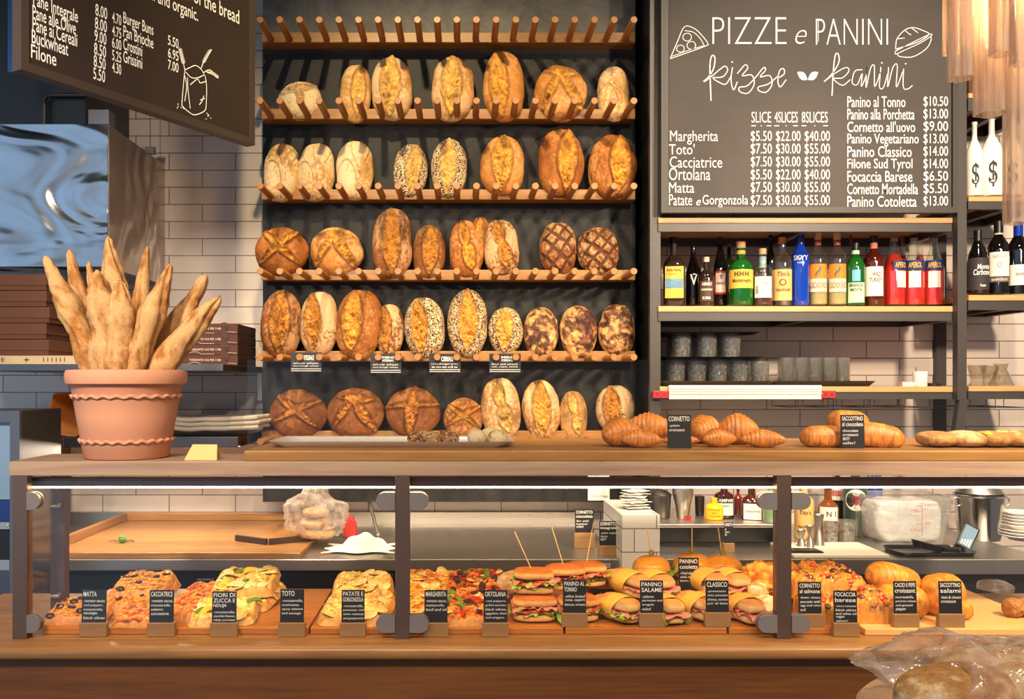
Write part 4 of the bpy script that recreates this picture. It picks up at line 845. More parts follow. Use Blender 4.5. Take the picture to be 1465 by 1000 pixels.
# baguettes
def baguette(tip, base, wpx, lab, seed, pal='gold', dY=0, base_dY=0):
    rs = np.random.RandomState(seed); Yt = 2.298 + dY; Yb = 2.298 + base_dY
    A2 = P(*tip, Yt); x2 = base[0] + (base[0] - tip[0]) * 60 / (529 - tip[1]); B2 = Vector((min(max(P(x2, 0, Yb).x, PC.x - .06), PC.x + .06), Yb, P(0, 589, Yb).z))
    n = 44; m = 30; t = np.linspace(0, 1, n); L_ = (A2 - B2).length; R = sx(wpx, 2.298) / 2 * 1.1
    ax = np.array(B2)[None] + (np.array(A2) - np.array(B2))[None] * t[:, None]
    bow = rs.uniform(-.012, .012); ax[:, 0] += bow * np.sin(PI * t); T = np.array((A2 - B2).normalized()); U = np.cross(T, [0, 1, 0]); U /= np.linalg.norm(U); W = np.cross(U, T)
    rad = R * np.clip(np.minimum((1.012 - t) / .34, 1), 0.02, 1) ** .52 * (1 + .10 * np.sin(t * 17 + rs.rand() * 6))
    rad[-1] = .001; g = np.linspace(0, TAU, m, endpoint=False); off = rs.rand(3) * 40
    tw = t[:, None] * 2.6 + rs.rand() * 6
    X = ax[:, None] + rad[:, None, None] * (U * np.cos(g)[None, :, None] + W * np.sin(g)[None, :, None])
    k = fbm(X * 24 + off, 3); k2 = fbm(X * np.array([150, 150, 90]) + off, 3); crease = np.cos((g[None] - tw) * 1.0); cz = np.exp(-((crease - .55) / .16) ** 2)
    N_ = (X - ax[:, None]); N_ /= np.linalg.norm(N_, axis=-1, keepdims=True) + 1e-9
    X = X + N_ * (R * (.16 * k - .24 * cz + .11 * k2))[..., None]
    p = [np.array(lin(c)) for c in PAL[pal]]; fl = sst(-.25, .35, k + .5 * k2 + .12)[..., None]
    col = p[0] * (.92 + .55 * k2[..., None] + .35 * k[..., None]) * (1 - fl * .5) + p[3] * fl * .5; e = (cz * sst(-.3, .4, k2))[..., None] * .55; col = col * (1 - e) + p[2] * e
    b = B(); b.grid(X, np.clip(col, .01, .9), wrap=True); nb = b.n; b.f.append(tuple(range(m))[::-1])
    return tag(obj('baguette', b, CRUST, smooth=True, ang=None), lab, 'bread', 'baguettes standing in the terracotta pot')
for tip, base, wd, lab, pal, dy, by in (
  ((64, 366), (128, 528), 30, 'leftmost baguette in the pot, leaning out far left', 'gold', -0.01, -0.015), ((99, 357), (140, 528), 25, 'pale baguette behind the leftmost one', 'gold', 0.06, 0.06),
  ((127, 374), (152, 528), 20, 'thin baguette tip between the pale one and the tallest one', 'gold', 0.07, 0.06), ((139, 386), (146, 528), 36, 'thick baguette in front of the pot centre, left of the short pointed one', 'gold', -0.05, -0.042),
  ((154, 338), (186, 528), 32, 'tallest baguette standing in the pot', 'gold', 0.03, 0.03), ((172, 401), (166, 528), 38, 'short thick pointed baguette at the front of the pot', 'gold', -0.06, -0.05),
  ((211, 352), (200, 528), 22, 'slim upright baguette right of the tallest one', 'gold', 0.08, 0.075), ((245, 377), (188, 528), 31, 'floury baguette leaning right across the slim upright one', 'gold', -0.055, -0.045),
  ((296, 393), (222, 528), 31, 'long baguette leaning far right at the back', 'gold', 0.05, 0.045), ((316, 424), (230, 528), 33, 'rightmost baguette, leaning lowest over the pot rim', 'gold', -0.015, -0.005)):
    sid += 1; baguette(tip, base, wd, lab, sid, pal, dy, by)
# folded blank tent card
a, b = P(268, 656, 2.24), P(312, 636, 2.24)
v = [(a.x, 2.215, 1.2995), (b.x + .004, 2.215, 1.2995), (b.x - .004, 2.245, b.z), (a.x + .012, 2.245, b.z), (a.x + .0, 2.275, 1.2995), (b.x, 2.275, 1.2995)]
t = tag(obj('tent_card', B().add(v, [(0,1,2,3), (3,2,5,4)]), plain('card_tan', (222, 176, 112), .7)), 'small folded blank card standing beside the terracotta pot', 'tent card'); md = t.modifiers.new('thickness', 'SOLIDIFY'); md.thickness = .0015
# ------------------------------------------------------------------ food in the case
ZB = .872
def disp_board(x0, x1, lab, m=None, Y0=2.222, d=.42):
    a, b = P(x0, 0, Y0).x, P(x1, 0, Y0).x
    return tag(obj('serving_board', B().box(a, b, Y0, Y0 + d, ZL + .0005, ZB, r=.002), m or BOARDW), lab, 'serving board', 'wooden serving boards in the counter')
disp_board(62, 441, 'wooden serving board at the left under the red and squash pizzas'); disp_board(444, 806, 'wooden serving board under the potato pizza and the skewered sandwiches')
disp_board(809, 1040, 'wooden serving board under the paper-wrapped sandwiches'); disp_board(1043, 1231, 'wooden serving board under the topped focaccia')
disp_board(1238, 1520, 'pale wooden serving board at the right end with savoury croissants', plain('maple', (226, 176, 110), .45, var=.08, scale=3, stretch=(1, 12, 12)), Y0=2.212)
def food_sign(x0, x1, y0, y1, yb, title, lines, lab, Y=2.199, zbase=None, rz=0, block=True, group='black chalk signs in wooden blocks inside the counter', dep=.018, tilt=-.06):
    zb_ = ZL + .0003 if zbase is None else zbase
    s = Y / FPX; W = (x1 - x0) / 2 * s; zc_ = zb_ + (yb - y1) * s; H = (y1 - y0) * s; cx = P((x0 + x1) / 2, 0, Y).x
    t = thing('food_sign', lab, 'sign', (cx, Y, zb_), rz, group)
    if block: obj('wood_block', B().box(-W - .0035, W + .0035, 0, dep, 0, zc_ - zb_, r=.0012), BLOCKW, t)
    M = Matrix.Translation((0, .006, zc_ - zb_ - .006)) @ Matrix.Rotation(tilt, 4, 'X')
    c = obj('card', B().box(-W, W, 0, .0018, 0, H + .006, M=M), SIGNB, t)
    l = B(); n = len(title); zz_ = H + .006 - H * .05; h1 = H * (.13 if n > 1 else .15)
    for q in title: write(l, q, -W*.88, zz_ - h1, W*.88 if len(q) > 5 else W*.2, zz_, -.0007, bold=.004, M=M); zz_ -= h1 * 1.35
    zz_ -= H * .05
    h2 = min(H * .085, zz_ / max(len(lines), 1) * .62)
    for q in lines: write(l, q, -W*.86, zz_ - h2, min(W*.9, -W*.86 + len(q) * W*.145), zz_, -.0007, M=M, slant=.15); zz_ -= h2 * 1.5
    obj('lettering', l, CHALK, c); return t
food_sign(115, 150, 847, 893, 913, ['MATTA'], ['-tomato sauce,', 'red pepper,', 'mozzarella,', 'sausage,', 'black olives'], 'black sign reading Matta on the counter ledge')
food_sign(212, 247, 847, 893, 913, ['CACCIATRICE'], ['-tomato sauce,', 'mozzarella,', 'salami,', 'cacciatora'], 'black sign reading Cacciatrice on the counter ledge')
food_sign(302, 337, 849, 893, 913, ['FIORI DI', 'ZUCCA E', 'NDUJA'], ['-mozzarella,', 'zucchini flower,', 'nduja, parmesan'], 'black sign reading Fiori di zucca e nduja')
food_sign(400, 434, 846, 893, 913, ['TOTO'], ['-mozzarella,', 'mushrooms,', 'spicy salame', 'and sausage'], 'black sign reading Toto before the empty board')
food_sign(488, 521, 847, 893, 913, ['PATATE E', 'GORGONZOLA'], ['-mozzarella,', 'potatoes, red', 'onion, rosemary', 'and gorgonzola'], 'black sign reading Patate e gorgonzola')
food_sign(607, 640, 847, 893, 913, ['MARGHERITA'], ['-tomato sauce,', 'mozzarella,', 'basil and oil'], 'black sign reading Margherita beside the bronze post')
food_sign(692, 726, 847, 893, 913, ['ORTOLANA'], ['-red peppers,', 'grilled zucchini,', 'black olives,', 'eggplant, basil', 'and oregano'], 'black sign reading Ortolana on the counter ledge')
ZS_ = ZB + .0003; YB = 2.224
food_sign(806, 839, 835, 882, 902, ['PANINO AL', 'TONNO'], ['-olive bread', 'tuna, capers', 'lettuce, tomato'], 'black sign reading Panino al tonno', YB, ZS_)
food_sign(917, 950, 836, 882, 902, ['PANINO', 'SALAME'], ['-salame', 'parmesan and', 'arugula', 'salad'], 'black sign reading Panino salame', YB, ZS_)
food_sign(1011, 1044, 836, 881, 902, ['CLASSICO'], ['-prosciutto', 'cotto, prosciutto', 'cheese, tomato', 'per di latte'], 'black sign reading Classico', YB, ZS_)
food_sign(1144, 1177, 836, 881, 900, ['CORNETTO', 'al salmone'], ['-butter, cheese,', 'avocado with', 'egg and olive', 'oil'], 'black sign reading Cornetto, right of the bronze post', YB, ZS_)
food_sign(1195, 1228, 845, 890, 910, ['FOCACCIA', 'barese'], ['-cherry tomatoes', 'black olives', 'and olive oil', '', 'vegan', 'option!'][:3] + ['vegan', 'option!'], 'black tilted sign reading Focaccia barese', 2.199, None, rz=-.04)
food_sign(1281, 1314, 834, 880, 899, ['CACIO E PEPE', 'croissant'], ['mortadella,', 'pecorino cheese', 'and ground', 'pepper'], 'black sign reading Cacio e pepe croissant', YB, ZS_)
food_sign(1346, 1379, 834, 880, 899, ['SACCOTTINO', 'salami'], ['-ham & cheese', 'croissant'], 'black sign reading Saccottino, rightmost in the case', YB, ZS_)
# ---- pizza by the slab
TOP = food('pizza_top', .45, 130, .6, .5)
def pizza_mesh(w, d, h, cols, seed, crust=(204, 132, 56), n=100, rough=1.0):
    rs = np.random.RandomState(seed); off = rs.rand(3) * 60
    u, v = np.meshgrid(np.linspace(-1, 1, n), np.linspace(-1, 1, n), indexing='ij')
    e = (np.abs(u) ** 7 + np.abs(v) ** 7) ** (1 / 7); e = np.maximum(e, 1e-6)
    k = np.where(np.maximum(abs(u), abs(v)) > 0, np.maximum(abs(u), abs(v)) / e, 1); uu, vv = u * k, v * k
    rad = np.maximum(abs(u), abs(v))
    X = np.stack([uu * w / 2, vv * d / 2, np.zeros_like(u)], -1)
    wob = 1 + .05 * fbm(X * 14 + off, 2); X[..., 0] *= wob; X[..., 1] *= wob
    prof = np.clip(1 - sst(.86, 1.0, rad), 0, 1) ** .6
    f1, f2, f3 = fbm(X * 30 + off, 3), fbm(X * 85 + off + 7, 3), fbm(X * 230 + off + 3, 2)
    X[..., 2] = h * prof * (.80 + rough * (.42 * f1 + .26 * f2 + .05 * f3)) + .0004
    C_ = [np.array(lin(c)) for c in cols]; m = f1 * .7 + f2 * .9; q = (m + .8) / 1.6 * len(C_)
    col = np.zeros(u.shape + (3,))
    qi = np.clip(q.astype(int), 0, len(C_) - 1); col = np.array(C_)[qi] * (1 + .7 * f3[..., None] + .35 * f2[..., None])
    rim = sst(.80, .93, rad + .05 * f2)[..., None]; col = col * (1 - rim) + np.array(lin(crust)) * (1 + .5 * f2[..., None]) * rim
    b = B(); b.grid(X, np.clip(col, .005, .9)); return b
def slab(cx, Y, z, w, d, h, cols, lab, cat='pizza', rz=0, rx=0, ry=0, grp='pizza slabs in the counter', tops=(), crust=(204, 132, 56), rough=1.0):
    global sid; sid += 1; h *= .72; z += d / 2 * math.sin(.11); rx += .11
    t = thing('pizza_slab', lab, cat, (P(cx, 0, Y).x, Y, z), 0, grp, rot=(rx, ry, rz)); g = pizza_mesh(w, d, h, cols, sid, crust, rough=rough)
    obj('crust', g, TOP, t, smooth=True, ang=None); X = g.v[0].reshape(100, 100, 3); rr = random.Random(sid)
    for (nm, mt, cnt, fn) in tops:
        for k in range(cnt):
            i, j = rr.randint(9, 90), rr.randint(6, 86); p = X[i, j]; q = B(); fn(q, rr)
            o = obj(nm, q, mt, t, smooth=True, ang=60, loc=(p[0], p[1], max(X[max(i-3,0):i+4, max(j-3,0):j+4, 2].mean(), .004) + .0015))
            o.rotation_euler = (rr.uniform(-.5, .35), rr.uniform(-.35, .35), rr.uniform(0, TAU))
    return t
ZUC = plain('zucchini_flesh', (222, 214, 142), .4, var=.1); ZRIM = plain('zucchini_skin', (104, 136, 44), .4); OLIVE = plain('olive_black', (52, 36, 32), .25); BASIL = plain('basil', (84, 116, 40), .5)
FLOWER = plain('squash_flower', (232, 186, 50), .5, var=.2); POT = plain('potato', (240, 208, 132), .45, var=.12, scale=60); PEPPER = plain('red_pepper', (196, 52, 22), .3, var=.2); EGGP = plain('eggplant', (66, 38, 36), .4, var=.2)
CHEESE = plain('cheese', (246, 212, 136), .4, var=.12); TOMATO = plain('tomato', (214, 70, 28), .3, var=.15); LETT = plain('lettuce', (150, 178, 50), .45, var=.3, scale=40); HAM = plain('ham', (226, 134, 116), .4, var=.25, scale=50)
def disc(r, hgt=.0022, e=1.0): return lambda q, rr: q.lathe([(r*.2, 0), (r, 0), (r*1.02, hgt*.6), (r*.96, hgt), (r*.1, hgt*.9)], 18, fn=lambda g, z: 1 + .12 * math.cos(2*g) * e)
def ring(r, t_): return lambda q, rr: q.add(*_torus(r, t_))
def _torus(R, r, n=18, m=8):
    return [((R + r*math.cos(j*TAU/m))*math.cos(i*TAU/n), (R + r*math.cos(j*TAU/m))*math.sin(i*TAU/n), r*math.sin(j*TAU/m)) for i in range(n) for j in range(m)], [(i*m+j, ((i+1)%n)*m+j, ((i+1)%n)*m+(j+1)%m, i*m+(j+1)%m) for i in range(n) for j in range(m)]
def strip(L_, w_, curl=.004):
    def f(q, rr):
        n = 9; v = []
        for i in range(n):
            t = i/(n-1) - .5
            for s_ in (-1, 1): v.append((t*L_, s_*w_/2*(1-1.6*t*t), curl*math.cos(t*5) + rr.uniform(0, .0012)))
        v2 = [(x, y, z-.0015) for x, y, z in v]; m = len(v)
        q.add(v + v2, [(2*i, 2*i+2, 2*i+3, 2*i+1) for i in range(n-1)] + [(m+2*i, m+2*i+1, m+2*i+3, m+2*i+2) for i in range(n-1)] + [(2*i, m+2*i, m+2*i+2, 2*i+2) for i in range(n-1)] + [(2*i+1, 2*i+3, m+2*i+3, m+2*i+1) for i in range(n-1)])
    return f
MAT_C = [(112, 56, 20), (186, 112, 34), (222, 156, 50), (192, 96, 26), (234, 184, 80)]
CAC_C = [(124, 44, 14), (180, 74, 20), (212, 114, 32), (224, 150, 54), (164, 56, 16)]
ZUCC_C = [(190, 120, 40), (226, 178, 80), (240, 204, 112), (214, 150, 50)]
PAT_C = [(190, 122, 44), (228, 178, 84), (240, 204, 116), (216, 154, 60)]
MAR_C = [(196, 116, 30), (228, 166, 58), (204, 98, 24), (240, 194, 92), (220, 144, 44)]
ORT_C = [(112, 30, 14), (178, 60, 20), (206, 104, 34), (226, 150, 60), (84, 38, 22)]
oli = ('olive_ring', OLIVE, 7, ring(.008, .0032)); 
slab(117, 2.33, ZB, .16, .17, .030, MAT_C, 'pizza slab with olives at the far left end of the case', rz=.12, tops=(oli,))
slab(200, 2.47, ZB, .17, .26, .034, MAT_C, 'olive pizza slab behind the Matta sign, larger piece', rz=-.04, tops=(('olive_ring', OLIVE, 9, ring(.008, .0032)), ('red_pepper_strip', PEPPER, 4, strip(.035, .009))))
slab(205, 2.50, ZB + .030, .16, .17, .026, MAT_C, 'olive pizza slab lying on top of another behind the Matta sign', rz=.06, rx=.06, tops=(oli,))
slab(212, 2.285, ZB, .16, .12, .028, CAC_C, 'red pizza slab at the front beside the Cacciatrice sign', rz=.1)
slab(284, 2.40, ZB, .14, .26, .034, CAC_C, 'red tomato pizza slab behind the Cacciatrice sign', rz=-.08, tops=(('red_pepper_strip', PEPPER, 6, strip(.03, .010)),))
ztops = (('zucchini_slice', ZUC, 12, disc(.017)), ('squash_flower', FLOWER, 5, strip(.055, .018, .008)), ('zucchini_strip', ZRIM, 3, strip(.045, .014, .006)))
slab(322, 2.31, ZB, .17, .16, .036, ZUCC_C, 'front pale pizza slab with zucchini slices and flowers', rz=.1, tops=ztops, crust=(226, 178, 96))
slab(350, 2.48, ZB, .20, .22, .036, ZUCC_C, 'rear pale zucchini pizza slab, lower layer', rz=-.1, tops=ztops, crust=(216, 158, 74))
slab(352, 2.50, ZB + .036, .18, .18, .034, ZUCC_C, 'pale zucchini pizza slab stacked on top, nearly the highest', rz=.05, rx=.08, tops=ztops, crust=(216, 158, 74))
ptops = (('potato_slice', POT, 12, disc(.018)), ('onion_strip', plain('red_onion', (186, 120, 96), .5), 5, strip(.035, .004)))
slab(512, 2.34, ZB, .19, .22, .036, PAT_C, 'front potato pizza slab behind the Patate e gorgonzola sign', rz=-.04, tops=ptops, crust=(218, 158, 74))
slab(519, 2.46, ZB + .030, .17, .2, .036, PAT_C, 'potato pizza slab stacked behind on the front one', rz=.06, rx=.05, tops=ptops, crust=(218, 158, 74))
slab(610, 2.36, ZB, .17, .24, .030, MAR_C, 'front cheese pizza slab with basil beside the bronze post', rz=.04, tops=(('basil_leaf', BASIL, 3, strip(.03, .014, .005)), ('cheese_patch', CHEESE, 7, disc(.016))))
slab(606, 2.50, ZB + .028, .16, .18, .034, MAR_C, 'cheese pizza slab stacked at the back behind the Margherita sign', rz=-.05, rx=.08, tops=(('cheese_patch', CHEESE, 6, disc(.016)),))
otops = (('red_pepper_strip', PEPPER, 9, strip(.04, .012)), ('eggplant_cube', EGGP, 8, disc(.009, .007)), ('zucchini_strip', ZRIM, 4, strip(.045, .014, .006)), ('cheese_patch', CHEESE, 4, disc(.014)))
slab(672, 2.35, ZB, .17, .24, .034, ORT_C, 'front vegetable pizza slab with a white cheese patch, between two signs', rz=.06, tops=otops)
slab(680, 2.52, ZB + .026, .20, .17, .036, ORT_C, 'red vegetable pizza slab at the back behind the Ortolana sign', rz=-.04, rx=.08, tops=otops)
# ---- sandwiches
BREADC = food('bread_cut', .7, 240, .4)
def bread_piece(w_, d_, h_, seed, top=True, cut=(226, 172, 98), crust=(186, 104, 38)):
    rs = np.random.RandomState(seed); off = rs.rand(3) * 40; n, m = 26, 40
    a = np.linspace(0, PI, n); g = np.linspace(0, TAU, m, endpoint=False); A, G = np.meshgrid(a, g, indexing='ij')
    f = lambda t, e: np.sign(t) * np.abs(t) ** e; sa = np.abs(np.sin(A)) ** .6; ca = f(np.cos(A), .75)
    X = np.stack([w_/2 * sa * f(np.cos(G), .55), d_/2 * sa * f(np.sin(G), .55), h_/2 * np.where(ca > 0, ca, ca * (.75 if top else 1))], -1)
    k = fbm(X * 40 + off, 3); X *= (1 + .05 * k)[..., None]; up = sst(.1, .6, np.cos(A))[..., None] if top else sst(-.2, -.7, np.cos(A))[..., None]
    col = np.array(lin(cut)) * (1 + .3 * k[..., None]) * (1 - up) + np.array(lin(crust)) * (1 + .4 * k[..., None]) * up
    b = B(); b.grid(X, np.clip(col, .01, .9), wrap=True); return b
def leafy(w_, d_, seed, amp=.012, n=30, m=12, thick=0):
    rs = np.random.RandomState(seed); off = rs.rand(3) * 50
    u, v = np.meshgrid(np.linspace(-1, 1, n), np.linspace(-1, 1, m), indexing='ij'); r = np.hypot(u, v)
    X = np.stack([u * w_/2, v * d_/2, np.zeros_like(u)], -1); k = fbm(X * 45 + off, 3); k2 = fbm(X * 110 + off, 2)
    X[..., 2] = amp * (k * 1.6 + k2 * .7) * (.4 + r); X[..., 0] += .006 * k2; X[..., 1] += .006 * k
    return B().grid(X)
def sandwich(loc, lab, seed, w_=.105, d_=.085, skewer=None, grp='sliced-bread sandwiches on skewers', rz=0, rx=0):
    t = thing('sandwich', lab, 'sandwich', loc, 0, grp, rot=(rx, 0, rz)); r = random.Random(seed)
    obj('bread_bottom', bread_piece(w_, d_, .024, seed, False), BREADC, t, smooth=True, ang=None, loc=(0, 0, .012))
    obj('lettuce', leafy(w_*1.12, d_*1.12, seed), LETT, t, smooth=True, ang=None, loc=(0, 0, .027))
    for k in range(3): o = obj('tomato_slice', B().lathe([(.001, -.0025), (.02, -.003), (.022, 0), (.02, .003), (.001, .0025)], 20), TOMATO, t, smooth=True, loc=((k-1)*.028, -d_*.26, .028 + .003*k)); o.rotation_euler = (r.uniform(-.15, .15), r.uniform(-.2, .2), 0)
    obj('ham_slice', leafy(w_*1.05, d_*1.1, seed+5, .008), HAM, t, smooth=True, ang=None, loc=(0, 0, .035))
    obj('bread_top', bread_piece(w_*1.02, d_, .030, seed+9, True), BREADC, t, smooth=True, ang=None, loc=(.002, 0, .050))
    if skewer: obj('skewer', B().tube([(0, 0, .05), skewer], .0014, 8), plain('bamboo', (232, 194, 120), .5) if 'bamboo' not in _m else _m['bamboo'], t, smooth=True)
    return t
pX = lambda x, Y: P(x, 0, Y).x
sandwich((pX(764, 2.30), 2.30, ZB), 'lower left sandwich of the pile beside the Panino al tonno sign', 301, w_=.112)
sandwich((pX(826, 2.30), 2.30, ZB), 'lower sandwich half hidden by the Panino al tonno sign', 303, rz=.1)
sandwich((pX(763, 2.33), 2.33, ZB + .064), 'upper left sandwich with a skewer slanting left', 305, skewer=(-.050, -.01, .164), rz=-.06)
sandwich((pX(808, 2.36), 2.36, ZB + .068), 'upper middle sandwich, its skewer slanting slightly left', 307, skewer=(-.040, 0, .180), rz=.12)
sandwich((pX(838, 2.42), 2.42, ZB + .062), 'sandwich behind the Panino al tonno sign, skewer slanting right', 309, skewer=(.022, 0, .175), rz=.05)
o = obj('bread_roll', loaf_mesh('bread_roll', .075, .038, .05, 'plain', 'pale', 311, .5, None, 30, 44), CRUST, loc=(pX(748, 2.48), 2.48, ZB + .055)); tag(o, 'pale floury roll at the back, left of the skewered sandwiches', 'bread roll')
sandwich((pX(866, 2.50), 2.50, ZB), 'flat green-filled sandwich at the back, right of the skewered ones', 313, w_=.13, d_=.1, grp='')
# paper-wrapped baguette sandwiches: axis along local +x, open end at +x
PAPER = plain('yellow_paper', (226, 172, 66), .6, var=.08, scale=12, bump=.2)
def wrapped(loc, rot, lab, seed, grp='baguette sandwiches wrapped in yellow paper', s=1.0):
    t = thing('wrapped_sandwich', lab, 'sandwich', loc, 0, grp, rot=rot); t.scale = (s*.92, s*.92, s*.92)
    n, m = 16, 40; X = np.zeros((n, m, 3))
    for i in range(n):
        q = i / (n-1); r = .012 + .030 * min(1, q * 1.5) ** .8
        for j in range(m):
            g = TAU * j / (m-1) * 1.04; edge = (.012 * math.sin(g + .6)) * q
            X[i, j] = (-.085 + .115 * q + edge, r * 1.1 * math.cos(g) * (1 + .02 * math.sin(5*g)), r * .92 * math.sin(g) + .0012 * j / m)
    o = obj('paper_wrap', B().grid(X), PAPER, t, smooth=True, ang=None); md = o.modifiers.new('thickness', 'SOLIDIFY'); md.thickness = .0008
    obj('bread_top', bread_piece(.135, .066, .040, seed, True, cut=(230, 186, 120), crust=(206, 142, 76)), BREADC, t, smooth=True, ang=None, loc=(.012, 0, .014))
    obj('bread_bottom', bread_piece(.135, .064, .028, seed + 3, False, cut=(230, 186, 120), crust=(186, 116, 52)), BREADC, t, smooth=True, ang=None, loc=(.012, 0, -.018))
    obj('ham_slice', leafy(.14, .074, seed + 5, .007, 34, 16), HAM, t, smooth=True, ang=None, loc=(.016, 0, -.004))
    if seed % 2: obj('lettuce', leafy(.13, .096, seed + 8, .013, 34, 16), LETT, t, smooth=True, ang=None, loc=(.014, 0, -.013))
    return t
for (x, Y, z, rz, ry, lab, sd_) in ((882, 2.30, .036, -.95, .05, 'paper-wrapped sandwich at the front left with lettuce below it', 401), (900, 2.36, .084, -.9, .12, 'paper-wrapped sandwich on top, left of the Panino salame sign', 402),
    (938, 2.36, .084, -1.15, .1, 'paper-wrapped sandwich with lettuce behind the Panino salame sign', 403), (950, 2.30, .036, -1.3, .05, 'sandwich at the front right of the Panino salame sign', 405),
    (994, 2.31, .038, -.95, .08, 'large paper-wrapped ham sandwich left of the Classico sign', 404), (1014, 2.38, .084, -1.0, .1, 'paper-wrapped sandwich on top behind the Classico sign', 406),
    (1046, 2.37, .086, -1.2, .1, 'paper-wrapped ham sandwich on top right of the Classico sign', 408), (1062, 2.30, .036, -1.3, .05, 'lower ham sandwich right of the Classico sign', 410), (1030, 2.34, .036, -.85, .05, 'lower ham sandwich mostly hidden by the Classico sign', 412)):
    wrapped((pX(x, Y), Y + (.03 if z > .06 else 0), ZB + z*.93 + .001), (0, ry, rz), lab, sd_)
# round buns with an olive on a pick
BUN = food('bun_glaze', .3, 120, .05, .6)
def bun(x, Y, z, lab, seed, pick):
    t = thing('olive_bun', lab, 'sandwich', (pX(x, Y), Y, z), 0, 'round bun sandwiches with an olive on a pick')
    cols = ((214, 134, 48), (204, 118, 40)); r = .054
    b = B(); n, m = 20, 40; a = np.linspace(0, PI, n); g = np.linspace(0, TAU, m, endpoint=False); A, G = np.meshgrid(a, g, indexing='ij'); ca = np.cos(A)
    X = np.stack([r*np.sin(A)**.8*np.cos(G), r*np.sin(A)**.8*np.sin(G), np.where(ca > 0, .036*ca, .010*ca)], -1); k = fbm(X*20+seed, 2)[..., None]; up = sst(-.2, .2, ca)[..., None]
    b.grid(X, np.clip(np.array(lin((240, 190, 110)))*(1-up) + np.array(lin((222, 146, 40)))*(1+.15*k)*up, 0, .9), wrap=True); obj('bun_top', b, BUN, t, smooth=True, ang=None, loc=(0, 0, .062))
    obj('cutlet', bread_piece(.115, .115, .026, seed, True, (206, 140, 60), (196, 120, 44)), BREADC, t, smooth=True, ang=None, loc=(0, 0, .042)); obj('lettuce', leafy(.12, .12, seed, .01), LETT, t, smooth=True, ang=None, loc=(0, 0, .052))
    b2 = bread_piece(.108, .108, .032, seed+2, False, (240, 190, 110), (214, 130, 48)); obj('bun_bottom', b2, BREADC, t, smooth=True, ang=None, loc=(0, 0, .017))
    ol = B().lathe([(.001, -.009), (.006, -.007), (.0085, 0), (.006, .007), (.001, .009)], 16); obj('olive', ol, plain('olive_green', (140, 132, 44), .3) if 'olive_green' not in _m else _m['olive_green'], t, smooth=True, loc=(0, 0, .106))
    obj('pick', B().tube([(0, 0, .08), pick], .0014, 8), _m['bamboo'], t, smooth=True); return t
bun(932, 2.50, ZB + .030, 'round bun with olive pick behind the Panino salame sign', 501, (-.012, 0, .175)); bun(990, 2.52, ZB + .034, 'round bun with upright olive pick, behind the tall cotoletta sign', 502, (.0, 0, .190)); bun(1034, 2.50, ZB + .032, 'round bun with olive pick behind the Classico sign', 503, (-.014, 0, .185))
tag(obj('tray_stand', B().box(pX(898, 2.46), pX(1070, 2.46), 2.43, 2.60, ZB + .0005, ZB + .027), BOARDW), 'low wooden riser under the round buns', 'riser')
food_sign(972, 1001, 806, 850, 852, ['PANINO', 'cotoletta'], ['-fried chicken', 'salad, tomato,', 'lemon, mayo'], 'black sign reading Panino con cotoletta, standing between the buns', 2.40, ZB + .052, block=False)
# fried cutlets with flaky crumb
def flaky(x, Y, z, rx_, ry_, rz_, cols, lab, seed, name='fried_cutlet', cat='cutlet', grp='golden fried cutlets'):
    rs = np.random.RandomState(seed); off = rs.rand(3)*40; n, m = 56, 72; a = np.linspace(0, PI, n); g = np.linspace(0, TAU, m, endpoint=False); A, G = np.meshgrid(a, g, indexing='ij')
    X = np.stack([rx_*np.sin(A)*np.cos(G), ry_*np.sin(A)*np.sin(G), rz_*np.cos(A)], -1); k = fbm(X*70+off, 4); k2 = fbm(X*26+off, 2); X *= (1 + .28*np.abs(k)*1.6 + .16*k2)[..., None]
    c = [np.array(lin(q)) for q in cols]; t = sst(-.4, .4, k + .5*k2)[..., None]; col = c[0]*(1-t) + c[1]*t; b = B(); b.grid(X, np.clip(col, .01, .9), wrap=True)
    return tag(obj(name, b, BREADC, smooth=True, ang=None, loc=(pX(x, Y), Y, z)), lab, cat, grp)
flaky(1092, 2.42, ZB + .075, .055, .045, .05, ((196, 104, 28), (240, 176, 66)), 'tall golden flaky cutlet pile beside the right bronze post', 601); flaky(1096, 2.31, ZB + .03, .036, .04, .028, ((222, 160, 90), (250, 222, 176)), 'pale crumbly cutlet at the front beside the right bronze post', 602)
flaky(1078, 2.36, ZB + .05, .035, .035, .03, ((222, 160, 90), (250, 222, 176)), 'pale crumbly cutlet leaning against the golden pile', 603)
# focaccia barese
def focaccia(x, Y, z, w_, h_, d_, lab, seed, rx=0):
    t = thing('topped_focaccia', lab, 'focaccia', (pX(x, Y), Y, z), 0, 'thick focaccia topped with tomato and olives', rot=(rx, 0, 0)); g = pizza_mesh(w_, d_, h_, [(112, 52, 18), (194, 116, 34), (224, 154, 58), (210, 132, 40), (92, 40, 20)], seed, (208, 138, 48), rough=.75)
    obj('crust', g, TOP, t, smooth=True, ang=None); X = g.v[0].reshape(100, 100, 3); r = random.Random(seed)
    for k in range(16):
        i, j = r.randint(12, 87), r.randint(5, 72); p = X[i, j]; o = obj('olive' if k % 2 else 'tomato_half', B().lathe([(.001, -.004), (.008, -.003), (.010, .002), (.006, .007), (.001, .008)], 14), plain('olive_brown', (92, 48, 40), .25) if k == 1 else (_m['olive_brown'] if k % 2 else TOMATO), t, smooth=True, loc=(p[0], p[1], max(p[2], .01)))
    return t
focaccia(1172, 2.46, ZB + .045, .22, .06, .20, 'thick focaccia with olives at the back, right of the bronze post', 701, rx=.12); focaccia(1228, 2.33, ZB, .17, .075, .15, 'thick focaccia with tomatoes behind the tilted Focaccia barese sign', 702, rx=.06)
